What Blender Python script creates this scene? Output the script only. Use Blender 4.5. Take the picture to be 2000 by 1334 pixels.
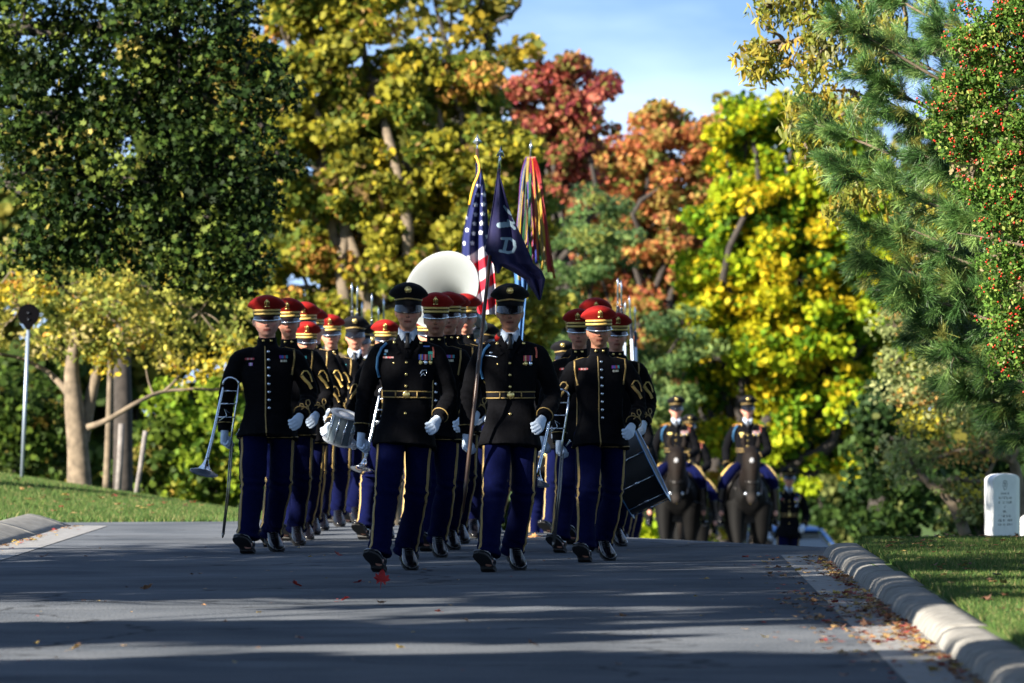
import bpy, math, random
import numpy as np
from mathutils import Vector, Matrix, Euler
from mathutils.bvhtree import BVHTree
R = math.radians
for o in list(bpy.data.objects): bpy.data.objects.remove(o)
scn = bpy.context.scene
col = scn.collection
# ------------------------------------------------------------ camera
FS = 11400.0      # pixels (2000 wide frame) per metre at one metre
CZ = 1.14; HY = 772.0
cd = bpy.data.cameras.new('camera'); cam = bpy.data.objects.new('camera', cd); col.objects.link(cam)
cam.location = (0, 0, CZ)
cam.rotation_euler = (R(90) + math.atan((HY-667)/FS), 0, 0)
cd.sensor_width = 36; cd.lens = 36*FS/2000
cd.clip_start = 0.5; cd.clip_end = 3000
cd.dof.use_dof = True; cd.dof.focus_distance = 38.5; cd.dof.aperture_fstop = 4.8
scn.camera = cam
# ------------------------------------------------------------ light
SAZ = (-0.78, -0.6258); SEL = R(25)
w = bpy.data.worlds.new('World'); scn.world = w; w.use_nodes = True
nt = w.node_tree; bg = nt.nodes['Background']
sky = nt.nodes.new('ShaderNodeTexSky'); sky.sky_type = 'NISHITA'; sky.sun_disc = False
sky.sun_elevation = SEL; sky.sun_rotation = math.atan2(SAZ[0], SAZ[1]); sky.air_density = 1.0; sky.dust_density = 0.15; sky.ozone_density = 2.5
tc = nt.nodes.new('ShaderNodeTexCoord')
va = nt.nodes.new('ShaderNodeVectorMath'); va.operation = 'ADD'; va.inputs[1].default_value = (0, 0, 0.34)
nt.links.new(tc.outputs['Generated'], va.inputs[0]); nt.links.new(va.outputs[0], sky.inputs['Vector'])
mp = nt.nodes.new('ShaderNodeMapping'); mp.inputs['Scale'].default_value = (3.0, 3.0, 11.0)
nt.links.new(tc.outputs['Generated'], mp.inputs['Vector'])
cn = nt.nodes.new('ShaderNodeTexNoise'); cn.inputs['Scale'].default_value = 2.2; cn.inputs['Detail'].default_value = 6
nt.links.new(mp.outputs[0], cn.inputs['Vector'])
cr = nt.nodes.new('ShaderNodeValToRGB'); cr.color_ramp.elements[0].position = 0.45; cr.color_ramp.elements[1].position = 0.80
cr.color_ramp.elements[1].color = (0.7, 0.7, 0.7, 1)
nt.links.new(cn.outputs[0], cr.inputs[0])
mx = nt.nodes.new('ShaderNodeMixRGB'); mx.inputs[2].default_value = (5.5, 6.6, 8.2, 1)
nt.links.new(cr.outputs[0], mx.inputs[0]); nt.links.new(sky.outputs[0], mx.inputs[1])
nt.links.new(mx.outputs[0], bg.inputs[0]); bg.inputs[1].default_value = 0.075
sd = bpy.data.lights.new('sun', 'SUN'); so = bpy.data.objects.new('sun', sd); col.objects.link(so)
sd.energy = 5.0; sd.angle = R(0.5); sd.color = (1.0, 0.91, 0.78)
sv = Vector((SAZ[0]*math.cos(SEL), SAZ[1]*math.cos(SEL), math.sin(SEL)))
so.rotation_euler = sv.to_track_quat('Z', 'Y').to_euler(); so.location = sv*60
scn.view_settings.view_transform = 'Standard'; scn.view_settings.look = 'None'
scn.view_settings.exposure = 2.0; scn.view_settings.gamma = 1
scn.cycles.max_bounces = 6; scn.cycles.transparent_max_bounces = 4

def P(px, py, D):
    return Vector(((px-1000)*D/FS, D, CZ-(py-HY)*D/FS))
# ------------------------------------------------------------ materials
MATS = {}
def mat(name, c, rough=0.6, metal=0.0, noise=0.0, nscale=30.0, bump=0.0, attr=False, sheen=0.0, coat=0.0, transl=0.0, spec=0.5):
    if name in MATS: return MATS[name]
    m = bpy.data.materials.new(name); m.use_nodes = True; n = m.node_tree.nodes; l = m.node_tree.links
    b = n['Principled BSDF']; b.inputs['Roughness'].default_value = rough; b.inputs['Metallic'].default_value = metal
    b.inputs['Sheen Weight'].default_value = sheen; b.inputs['Coat Weight'].default_value = coat
    b.inputs['Specular IOR Level'].default_value = spec
    b.inputs['Base Color'].default_value = (*c, 1)
    src = None
    if attr:
        a = n.new('ShaderNodeAttribute'); a.attribute_name = 'Col'; src = a.outputs['Color']
    if noise or bump:
        t = n.new('ShaderNodeTexNoise'); t.inputs['Scale'].default_value = nscale; t.inputs['Detail'].default_value = 5
        o = n.new('ShaderNodeTexCoord'); l.new(o.outputs['Object'], t.inputs['Vector'])
        if noise:
            mr = n.new('ShaderNodeMapRange'); mr.inputs[1].default_value = .3; mr.inputs[2].default_value = .7
            mr.inputs[3].default_value = 1-noise; mr.inputs[4].default_value = 1+noise
            l.new(t.outputs[0], mr.inputs[0])
            vm = n.new('ShaderNodeVectorMath'); vm.operation = 'SCALE'
            if src: l.new(src, vm.inputs[0])
            else: vm.inputs[0].default_value = c
            l.new(mr.outputs[0], vm.inputs['Scale']); src = vm.outputs[0]
        if bump:
            bp = n.new('ShaderNodeBump'); bp.inputs['Strength'].default_value = bump; bp.inputs['Distance'].default_value = .01
            l.new(t.outputs[0], bp.inputs['Height']); l.new(bp.outputs[0], b.inputs['Normal'])
    if src: l.new(src, b.inputs['Base Color'])
    if transl:
        tr = n.new('ShaderNodeBsdfTranslucent'); ms = n.new('ShaderNodeMixShader'); ms.inputs[0].default_value = transl
        tr.inputs[0].default_value = (*c, 1)
        if src: l.new(src, tr.inputs[0])
        l.new(b.outputs[0], ms.inputs[1]); l.new(tr.outputs[0], ms.inputs[2]); l.new(ms.outputs[0], n['Material Output'].inputs[0])
    MATS[name] = m; return m
# ------------------------------------------------------------ tagging
def tag(o, label=None, cat=None, group=None, kind=None):
    if label: o['label'] = label
    if cat: o['category'] = cat
    if group: o['group'] = group
    if kind: o['kind'] = kind
    return o
def empty(name, loc=(0, 0, 0), rz=0):
    o = bpy.data.objects.new(name, None); col.objects.link(o); o.location = loc; o.rotation_euler = (0, 0, rz)
    o.empty_display_size = .1; return o
def copy_tree(o, parent=None):
    c = o.copy(); col.objects.link(c); c.parent = parent
    for ch in o.children: copy_tree(ch, c)
    return c
# ------------------------------------------------------------ mesh builders
class MB:
    def __init__(s): s.v = []; s.f = []; s.c = []; s.cur = None
    def add(s, vs, fs):
        b = len(s.v); s.v += [tuple(p) for p in vs]; s.f += [tuple(i+b for i in f) for f in fs]
        s.c += [s.cur or (1, 1, 1)]*len(vs)
    def box(s, c, h, rot=None):
        m = rot.to_matrix() if rot else Matrix.Identity(3); c = Vector(c)
        vs = [c + m @ Vector((x*h[0], y*h[1], z*h[2])) for x in (-1, 1) for y in (-1, 1) for z in (-1, 1)]
        s.add(vs, [(0, 1, 3, 2), (4, 6, 7, 5), (0, 4, 5, 1), (2, 3, 7, 6), (0, 2, 6, 4), (1, 5, 7, 3)])
    def tube(s, path, rad, seg=8, up=(1, 0, 0), cap=True, closed=False):
        path = [Vector(p) for p in path]; n = len(path)
        if not hasattr(rad, '__len__'): rad = [rad]*n
        vs = []; up = Vector(up)
        for i, p in enumerate(path):
            a = path[(i-1) % n] if closed else path[max(i-1, 0)]; b = path[(i+1) % n] if closed else path[min(i+1, n-1)]
            t = (b-a).normalized()
            u = up - t*up.dot(t)
            if u.length < .05: u = Vector((0, 1, 0)) - t*t.y
            u.normalize(); v = t.cross(u)
            r = rad[i]; ra, rb = (r if hasattr(r, '__len__') else (r, r))
            for k in range(seg):
                a_ = 2*math.pi*k/seg; vs.append(p + u*math.cos(a_)*ra + v*math.sin(a_)*rb)
        fs = []
        for i in range(n if closed else n-1):
            j = (i+1) % n
            for k in range(seg):
                k2 = (k+1) % seg; fs.append((i*seg+k, i*seg+k2, j*seg+k2, j*seg+k))
        if cap and not closed:
            fs.append(tuple(range(seg))[::-1]); fs.append(tuple((n-1)*seg+k for k in range(seg)))
        s.add(vs, fs)
    def ell(s, c, r, rot=None, nu=16, nv=10):
        m = rot.to_matrix() if rot else Matrix.Identity(3); c = Vector(c); vs = [c + m @ Vector((0, 0, r[2]))]
        for j in range(1, nv):
            t = math.pi*j/nv
            for i in range(nu):
                a = 2*math.pi*i/nu; vs.append(c + m @ Vector((r[0]*math.sin(t)*math.cos(a), r[1]*math.sin(t)*math.sin(a), r[2]*math.cos(t))))
        vs.append(c + m @ Vector((0, 0, -r[2]))); fs = []
        for i in range(nu): fs.append((0, 1+i, 1+(i+1) % nu))
        for j in range(nv-2):
            for i in range(nu):
                a = 1+j*nu+i; b = 1+j*nu+(i+1) % nu; fs.append((a, a+nu, b+nu, b))
        L = len(vs)-1
        for i in range(nu): fs.append((1+(nv-2)*nu+i, L, 1+(nv-2)*nu+(i+1) % nu))
        s.add(vs, fs)
    def lathe(s, prof, c=(0, 0, 0), sx=1, sy=1, seg=24, rot=None, capb=True, capt=True, fn=None):
        m = rot.to_matrix() if rot else Matrix.Identity(3); c = Vector(c); vs = []
        for (r, z) in prof:
            for k in range(seg):
                a = 2*math.pi*k/seg; p = Vector((r*sx*math.cos(a), r*sy*math.sin(a), z))
                if fn: p = fn(p)
                vs.append(c + m @ p)
        fs = [(i*seg+k, i*seg+(k+1) % seg, (i+1)*seg+(k+1) % seg, (i+1)*seg+k) for i in range(len(prof)-1) for k in range(seg)]
        if capb: fs.append(tuple(range(seg))[::-1])
        if capt: fs.append(tuple((len(prof)-1)*seg+k for k in range(seg)))
        s.add(vs, fs)
    def prism(s, poly, d, M):     # poly in local xy, thickness d in local z
        n = len(poly); vs = [M @ Vector((x, y, -d/2)) for x, y in poly] + [M @ Vector((x, y, d/2)) for x, y in poly]
        fs = [tuple(range(n))[::-1], tuple(range(n, 2*n))] + [(i, (i+1) % n, n+(i+1) % n, n+i) for i in range(n)]
        s.add(vs, fs)
    def build(s, name, m=None, parent=None, smooth=True, colors=False):
        me = bpy.data.meshes.new(name); me.from_pydata(s.v, [], s.f); me.update()
        if smooth: me.shade_smooth()
        if colors:
            a = me.color_attributes.new('Col', 'FLOAT_COLOR', 'POINT')
            a.data.foreach_set('color', np.c_[np.array(s.c, dtype=np.float32), np.ones(len(s.c))].astype(np.float32).ravel())
        return link(name, me, m, parent)
def link(name, me, m=None, parent=None):
    o = bpy.data.objects.new(name, me); col.objects.link(o)
    if m: me.materials.clear(); me.materials.append(m)
    o.parent = parent; return o
def fast(name, V, F, m, parent=None, C=None, smooth=False):
    me = bpy.data.meshes.new(name); V = np.asarray(V, np.float32); F = np.asarray(F, np.int32); k = F.shape[1]
    me.vertices.add(len(V)); me.vertices.foreach_set('co', V.ravel())
    me.loops.add(F.size); me.loops.foreach_set('vertex_index', F.ravel())
    me.polygons.add(len(F)); me.polygons.foreach_set('loop_start', np.arange(0, F.size, k, dtype=np.int32))
    me.polygons.foreach_set('loop_total', np.full(len(F), k, np.int32))
    if smooth: me.polygons.foreach_set('use_smooth', np.ones(len(F), bool))
    me.update(calc_edges=True)
    if C is not None:
        a = me.color_attributes.new('Col', 'FLOAT_COLOR', 'POINT')
        a.data.foreach_set('color', np.c_[C, np.ones(len(C))].astype(np.float32).ravel())
    return link(name, me, m, parent)
def remesh(mb, vox, it=3, fac=.5):
    me = bpy.data.meshes.new('t'); me.from_pydata(mb.v, [], mb.f); me.update()
    o = bpy.data.objects.new('t', me); col.objects.link(o)
    r = o.modifiers.new('r', 'REMESH'); r.mode = 'VOXEL'; r.voxel_size = vox
    if it:
        q = o.modifiers.new('s', 'SMOOTH'); q.factor = fac; q.iterations = it
    dg = bpy.context.evaluated_depsgraph_get(); ev = o.evaluated_get(dg)
    out = bpy.data.meshes.new_from_object(ev); bpy.data.objects.remove(o); bpy.data.meshes.remove(me)
    out.shade_smooth(); return out
def vget(me):
    a = np.empty(len(me.vertices)*3, np.float32); me.vertices.foreach_get('co', a); return a.reshape(-1, 3)
def vnor(me):
    a = np.empty(len(me.vertices)*3, np.float32); me.vertices.foreach_get('normal', a); return a.reshape(-1, 3)
def vset(me, V): me.vertices.foreach_set('co', V.astype(np.float32).ravel()); me.update()
def snoise(V, seed, freq, n=10, aniso=(1, 1, 1)):
    r = np.random.RandomState(seed); o = np.zeros(len(V))
    for i in range(n):
        k = r.normal(size=3); k /= np.linalg.norm(k); k = k*np.array(aniso)*freq*r.uniform(.6, 1.6)
        o += np.sin(V@k + r.uniform(0, 6.28) + 1.5*np.sin(V@(r.normal(size=3)*freq*.4)))
    return o/math.sqrt(n)
def setcol(me, C):
    a = me.color_attributes.new('Col', 'FLOAT_COLOR', 'POINT')
    a.data.foreach_set('color', np.c_[C, np.ones(len(C))].astype(np.float32).ravel())
def bvh_of(me): return BVHTree.FromPolygons([v.co.copy() for v in me.vertices], [tuple(p.vertices) for p in me.polygons])
def cr_spline(pts, n=8):
    pts = [Vector(p) for p in pts]; out = []
    for i in range(len(pts)-1):
        p0 = pts[max(i-1, 0)]; p1 = pts[i]; p2 = pts[i+1]; p3 = pts[min(i+2, len(pts)-1)]
        for k in range(n):
            t = k/n; out.append(.5*((2*p1)+(p2-p0)*t+(2*p0-5*p1+4*p2-p3)*t*t+(3*p1-p0-3*p2+p3)*t**3))
    out.append(pts[-1]); return out
# ------------------------------------------------------------ colours
SK = {'a': (.50, .23, .15), 'b': (.36, .165, .10), 'c': (.58, .29, .21)}
M_black = mat('dark_wool', (.0020, .0022, .0034), .95, noise=.35, nscale=60, bump=.2, spec=.10)
M_blue = mat('blue_wool', (.0011, .0026, .026), .95, noise=.2, nscale=50, bump=.15, spec=.08)
M_gold = mat('gold_braid', (.27, .185, .06), .55, .25, noise=.2, nscale=200)
M_ygold = mat('yellow_gold_braid', (.52, .36, .10), .5, .15, noise=.2, nscale=200)
M_brass = mat('brass', (.75, .55, .2), .25, .9)
M_silver = mat('silver', (.6, .65, .72), .22, .95)
M_chrome = mat('chrome', (.75, .77, .8), .12, 1.0)
M_white = mat('white_glove', (.50, .60, .74), .8, noise=.06, nscale=80, bump=.1)
M_shirt = mat('white_shirt', (.42, .50, .62), .8)
M_tie = mat('black_tie', (.006, .006, .008), .6)
M_patent = mat('patent_leather', (.004, .004, .006), .22, coat=.25)
M_sole = mat('shoe_sole', (.01, .01, .01), .7)
M_red = mat('red_felt', (.23, .006, .005), .8, sheen=.0, spec=.2, noise=.1, nscale=60)
M_hat = mat('black_felt', (.0035, .0035, .0055), .85, spec=.2)
M_hair = mat('dark_hair', (.035, .02, .012), .7)
M_body = mat('skin', (.5, .3, .2), .55, attr=True, noise=.16, nscale=55, bump=.15)
M_paint = mat('enamel', (.5, .5, .5), .5, attr=True)
M_cord = mat('light_blue_cord', (.03, .13, .28), .7)
M_dcord = mat('dull_red_cord', (.32, .07, .05), .7)
M_wood = mat('walnut_stock', (.06, .025, .012), .4, noise=.3, nscale=20)
M_staff = mat('dark_wooden_pole', (.045, .022, .012), .35, noise=.3, nscale=15)
M_gun = mat('gun_steel', (.03, .035, .045), .35, .8)
# ============================================================ PEOPLE
def ribbon(mb, bv, pts, width, u=(0, -1, 0), off=.004, step=.012, reach=.5):
    """strip laid on a surface: pts are centre points, u the outward direction"""
    pts = [Vector(p) for p in pts]; us = u if isinstance(u, list) else [Vector(u).normalized()]*len(pts)
    P2 = []; U2 = []
    for i in range(len(pts)-1):
        n = max(1, int((pts[i+1]-pts[i]).length/step))
        for k in range(n): P2.append(pts[i].lerp(pts[i+1], k/n)); U2.append(Vector(us[i]).lerp(Vector(us[i+1]), k/n).normalized())
    P2.append(pts[-1]); U2.append(Vector(us[-1]).normalized())
    rows = []
    def flush():
        if len(rows) > 1:
            vs = [q for r in rows for q in r]; fs = []
            for i in range(len(rows)-1):
                a = i*4; b = a+4
                fs += [(a+1, a+2, b+2, b+1), (a, a+1, b+1, b), (a+2, a+3, b+3, b+2)]
            fs += [(0, 1, 2, 3), tuple((len(rows)-1)*4+k for k in (3, 2, 1, 0))]
            mb.add(vs, fs)
        rows.clear()
    last = None
    for i, (p, uu) in enumerate(zip(P2, U2)):
        t = (P2[min(i+1, len(P2)-1)]-P2[max(i-1, 0)]).normalized(); wv = t.cross(uu).normalized()*width/2
        hs = []
        for sgn in (1, -1):
            h = bv.ray_cast(p+wv*sgn+uu*reach, -uu)[0]
            hs.append(h)
        if hs[0] is None or hs[1] is None or (last is not None and ((hs[0]+hs[1])/2-last).length > .06):
            flush(); last = None
            if hs[0] is None or hs[1] is None: continue
        last = (hs[0]+hs[1])/2
        rows.append((hs[0]-uu*.003, hs[0]+uu*off, hs[1]+uu*off, hs[1]-uu*.003))
    flush()
def onsurf(bv, x, z, u=(0, -1, 0)):
    h = bv.ray_cast(Vector((x, 0, z))+Vector(u)*.6, -Vector(u))[0]
    return h if h is not None else Vector((x, -.12, z))

HC = Vector((0, -.012, 1.68))
def head_mb(mb, wide=1.0, long=1.0):
    nu, nv = 56, 44; vs = []; fs = []
    for j in range(nv+1):
        t = math.pi*j/nv
        for i in range(nu):
            a = 2*math.pi*i/nu; dz = math.cos(t); s = max(1-dz*dz, 0)**.40
            x = .074*s*math.cos(a)*wide; y = .094*s*math.sin(a); z = .116*dz*long
            if z < -.015:
                q = (-z-.015)/.10; x *= 1-.26*q*q
                if y > 0: y *= 1-.35*q
                else: y = y*(1-.10*q)-.006*q
            if y < -.02:
                ax = abs(x)
                g = lambda X, Y, sx, sz: math.exp(-((x-X)/sx)**2-((z-Y)/sz)**2)
                nb = max(0, min(1, (.018-z)/.046)) * (1/(1+math.exp((-.036-z)/-.0025*-1))) if False else (max(0, min(1, (.020-z)/.048)) if z > -.030 else math.exp(-((z+.030)/.0045)**2))
                y -= .025*nb*math.exp(-(x/(.0075+.006*nb))**2)
                y += .013*math.exp(-((ax-.031)/.017)**2-((z-.004)/.011)**2)
                y -= .0045*math.exp(-((z-.023)/.008)**2)*math.exp(-(x/.05)**2)
                y -= .004*math.exp(-((ax-.042)/.018)**2-((z+.022)/.014)**2)
                y -= .006*math.exp(-(x/.022)**2-((z+.062)/.011)**2)
                y += .004*math.exp(-(x/.024)**2-((z+.0625)/.0028)**2)
                y += .004*math.exp(-(x/.03)**2-((z+.080)/.005)**2)
                y -= .007*math.exp(-(x/.022)**2-((z+.098)/.013)**2)
            vs.append(HC+Vector((x, y, z)))
    for j in range(nv):
        for i in range(nu):
            fs.append((j*nu+i, (j+1)*nu+i, (j+1)*nu+(i+1) % nu, j*nu+(i+1) % nu))
    mb.add(vs, fs)
    for sx in (-1, 1):
        mb.ell(HC+Vector((sx*.077*wide, .014, -.006)), (.011, .019, .031), Euler((R(-10), 0, sx*R(-18))))
ARM_R = [(.185, 0, 1.40), (.24, .03, 1.27), (.272, .045, 1.14), (.245, -.07, 1.055), (.205, -.19, .985)]
ARM_L = [(-.185, 0, 1.40), (-.24, .02, 1.27), (-.272, .045, 1.13), (-.285, .035, 1.00), (-.29, .01, .885)]
LEG_L = [(-.095, 0, .93), (-.105, -.10, .72), (-.118, -.19, .50), (-.135, -.25, .30), (-.150, -.32, .10)]
LEG_R = [(.092, 0, .93), (.088, .02, .72), (.078, .02, .50), (.045, .14, .30), (.010, .27, .12)]
RID_AR = [(.185, 0, 1.40), (.235, .01, 1.28), (.265, .0, 1.15), (.20, -.13, 1.09), (.09, -.26, 1.06)]
RID_AL = [(-.185, 0, 1.40), (-.25, .02, 1.28), (-.285, .03, 1.15), (-.29, -.04, 1.03), (-.28, -.11, .92)]
RID_LL = [(-.10, 0, .90), (-.20, -.16, .86), (-.31, -.30, .76), (-.345, -.24, .56), (-.36, -.17, .34)]
RID_LR = [(.10, 0, .90), (.20, -.16, .86), (.31, -.30, .76), (.345, -.24, .56), (.36, -.17, .34)]
def body_mesh(name, skin, arms, legs, wide=1.0, long=1.0):
    mb = MB(); head_mb(mb, wide, long)
    mb.tube([(0, .012, 1.62), (0, .018, 1.55), (0, .015, 1.48)], [.056, .054, .062], 16)
    mb.tube([(0, 0, .88), (0, 0, 1.05), (0, 0, 1.3), (0, 0, 1.42), (0, .01, 1.50)], [(.14, .10), (.12, .09), (.15, .095), (.13, .08), (.05, .05)], 16)
    for a in arms: mb.tube(a, [.045, .044, .038, .034, .026], 10); mb.tube([a[-1], Vector(a[-1])+(Vector(a[-1])-Vector(a[-2])).normalized()*.07], [.026, .022], 10); mb.tube([(0, 0, 1.39), a[0]], .05, 10)
    for l in legs: mb.tube(l, [.075, .070, .055, .045, .035], 10); mb.tube([l[-1], Vector(l[-1])+Vector((0, -.10, -.04))], [.034, .028], 8)
    me = remesh(mb, .0058, 1, .4); me.name = name
    V = vget(me)-np.array(HC); x, y, z = V.T; ax = np.abs(x)
    base = np.array(SK[skin]); C = np.tile(base, (len(V), 1)); face = (y < -.02) & (z > -.13) & (z < .12)
    red = np.clip(np.exp(-((ax-.042)/.02)**2-((z+.025)/.018)**2)+np.exp(-(x/.013)**2-((z+.03)/.012)**2), 0, 1)*face
    C = C*(1+red[:, None]*np.array([.12, -.18, -.16]))
    st = face & (z < -.045) & (ax < .07); C[st] *= np.array([.86, .86, .9])
    lips = face & (np.abs(z+.0625) < .009) & (ax < .024); C[lips] = base*np.array([.72, .36, .38])
    lin = face & (np.abs(z+.0625) < .003) & (ax < .025); C[lin] = base*.16  # shade in the crease between the lips, put into the skin colour
    brow = face & (np.abs(z-.021-.06*(.035-ax)) < .0048) & (ax > .013) & (ax < .05); C[brow] = (.045, .027, .018)
    ew = face & (np.abs(z-.004) < .0052) & (np.abs(ax-.031) < .014); C[ew] = (.55, .50, .47)
    ir = face & (np.abs(z-.004) < .0056) & (np.abs(ax-.031) < .006); C[ir] = (.02, .016, .013)
    ld = face & (np.abs(z-.0105) < .003) & (np.abs(ax-.031) < .016); C[ld] = base*.30
    nos = face & (np.abs(z+.037) < .004) & (np.abs(ax-.008) < .0055); C[nos] = base*.2  # nostril shadow painted as darker skin
    setcol(me, C); return me
def coat_mesh(name, arms, seed=1, hem=.80, flare=0.0):
    mb = MB()
    mb.tube([(-.008, -.045, hem), (-.004, -.028, .90), (0, -.008, .98), (0, 0, 1.08), (0, 0, 1.20), (0, 0, 1.32), (0, 0, 1.41), (0, .004, 1.465), (0, .008, 1.505), (0, .010, 1.535)],
            [(.205+flare, .185), (.190, .160), (.170, .134), (.150, .115), (.163, .120), (.182, .124), (.165, .108), (.112, .088), (.071, .070), (.064, .066)], 28)
    for a in arms:
        mb.tube(cr_spline(a, 4), list(np.interp(np.linspace(0, 1, 17), [0, .25, .5, .75, .97, 1], [.066, .065, .058, .052, .046, .050])), 16)
        s = 1 if a[0][0] > 0 else -1
        mb.tube([(0, 0, 1.43), (s*.10, 0, 1.435), (s*.185, 0, 1.405), (s*.205, 0, 1.385)], [.060, .062, .068, .058], 14)
    me = remesh(mb, .0085, 3); me.name = name
    V = vget(me); N = vnor(me)
    arm = np.clip((np.abs(V[:, 0])-.17)/.04, 0, 1)
    d = snoise(V, seed, 16, 8)*.0022 + snoise(V, seed+5, 38, 8, (1, 1, .9))*.0012*(1+arm)
    d += np.clip(1-np.abs(V[:, 2]-1.13)/.12, 0, 1)*arm*np.sin(V[:, 2]*120+V[:, 0]*50+V[:, 1]*60)*.0035
    d += np.clip((1.0-V[:, 2])/.2, 0, 1)*(1-arm)*np.sin(np.arctan2(V[:, 1], V[:, 0])*9+seed)*.004
    vset(me, V+N*d[:, None]); return me
def trouser_mesh(name, legs, seed=3, ride=False):
    mb = MB()
    mb.tube([(0, 0, .84), (0, 0, .92), (0, 0, 1.02)], [(.14, .10), (.165, .118), (.14, .10)], 20)
    for l in legs:
        p = cr_spline(l, 5)
        rr = [.098, .092, .080, .070, .078, .082] if not ride else [.10, .10, .085, .062, .055, .05]
        mb.tube(p, list(np.interp(np.linspace(0, 1, len(p)), [0, .25, .5, .75, .96, 1], rr)), 18)
    me = remesh(mb, .0085, 3); me.name = name
    V = vget(me); N = vnor(me)
    d = snoise(V, seed, 20, 8, (1, 1, .35))*.007 + snoise(V, seed+2, 45, 8, (1, 1, .6))*.0016
    k = np.clip(1-np.abs(V[:, 2]-.50)/.10, 0, 1)+.8*np.clip(1-np.abs(V[:, 2]-.14)/.09, 0, 1)
    d += k*np.sin(V[:, 2]*95+V[:, 0]*35+1.2*np.sin(V[:, 0]*30))*.0075
    vset(me, V+N*d[:, None]); return me
def hand_mesh(name, wrist, d, n, sgn, curl=1.0):
    d = Vector(d).normalized(); n = Vector(n); n = (n-d*n.dot(d)).normalized(); w_ = d.cross(n)*sgn; wr = Vector(wrist)
    mb = MB()
    mb.tube([wr-d*.035, wr, wr+d*.03, wr+d*.07, wr+d*.09], [(.031, .027), (.030, .026), (.040, .024), (.045, .023), (.042, .018)], 14, up=w_)
    L = [.92, 1.05, 1.0, .82]
    for i in range(4):
        b = wr+d*(.088-.004*abs(i-1.3))+w_*(1.5-i)*.0215; p = [b-d*.02]; th = 0; pos = b; p.append(b)
        for k, (ln, an) in enumerate(((.036, 58), (.027, 78), (.021, 50))):
            th += an*curl*(1+.06*(i-1.5)); a = R(th); pos = pos+(d*math.cos(a)+n*math.sin(a))*ln*L[i]; p.append(pos)
        mb.tube(p, [.0115, .0125, .0115, .0105, .0085], 8, up=w_)
    b = wr+d*.028+w_*.034
    mb.tube([b-w_*.015, b+w_*.006+n*.012, b+d*.026+n*.036+w_*.002, b+d*.046+n*.046-w_*.014], [.014, .0135, .012, .0095], 8)
    me = remesh(mb, .0042, 2, .4); me.name = name; return me
def shoe(root, mp, yaw, pitch):
    m = Euler((R(pitch), 0, R(yaw)), 'XYZ').to_matrix().to_4x4(); m.translation = Vector(mp)
    up = MB(); so_ = MB()
    # local: heel at origin, toe toward -y, sole z=0
    st = [(.03, .036, .10, .055), (-.01, .040, .105, .052), (-.05, .040, .085, .045), (-.10, .046, .066, .036), (-.16, .052, .054, .028), (-.21, .050, .046, .022), (-.245, .036, .036, .016), (-.262, .014, .024, .010)]
    rings = []
    for y, hw, h, _ in st:
        for k in range(12):
            a = 2*math.pi*k/12; c, s = math.cos(a), math.sin(a)
            x = hw*abs(c)**.8*(1 if c > 0 else -1); z = .014+(h-.014)/2*(1+abs(s)**.8*(1 if s > 0 else -1))
            rings.append(m @ Vector((x, y, z)))
    fs = [(i*12+k, (i+1)*12+k, (i+1)*12+(k+1) % 12, i*12+(k+1) % 12) for i in range(7) for k in range(12)]
    fs += [tuple(range(12)), tuple(7*12+k for k in range(12))[::-1]]
    up.add(rings, fs)
    for k in range(4):
        up.tube([m @ Vector((-.022, -.075-.018*k, .082-.008*k)), m @ Vector((0, -.078-.018*k, .089-.008*k)), m @ Vector((.022, -.075-.018*k, .082-.008*k))], .003, 5)
    o = up.build('shoe', M_patent, root)
    poly = [(.045, .03), (.05, -.02), (.043, -.07), (.055, -.15), (.052, -.21), (.035, -.25), (0, -.268), (-.035, -.25), (-.052, -.21), (-.055, -.15), (-.043, -.07), (-.05, -.02), (-.045, .03), (0, .045)][::-1]
    so_.prism(poly, .013, m @ Matrix.Translation((0, 0, .006)))
    so_.prism([(x*.95, y) for x, y in ((.045, .03), (.05, -.01), (.045, -.045), (-.045, -.045), (-.05, -.01), (-.045, .03), (0, .043))][::-1], .02, m @ Matrix.Translation((0, 0, -.009)))
    so_.build('sole', M_sole, o, smooth=False)
    return o
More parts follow.
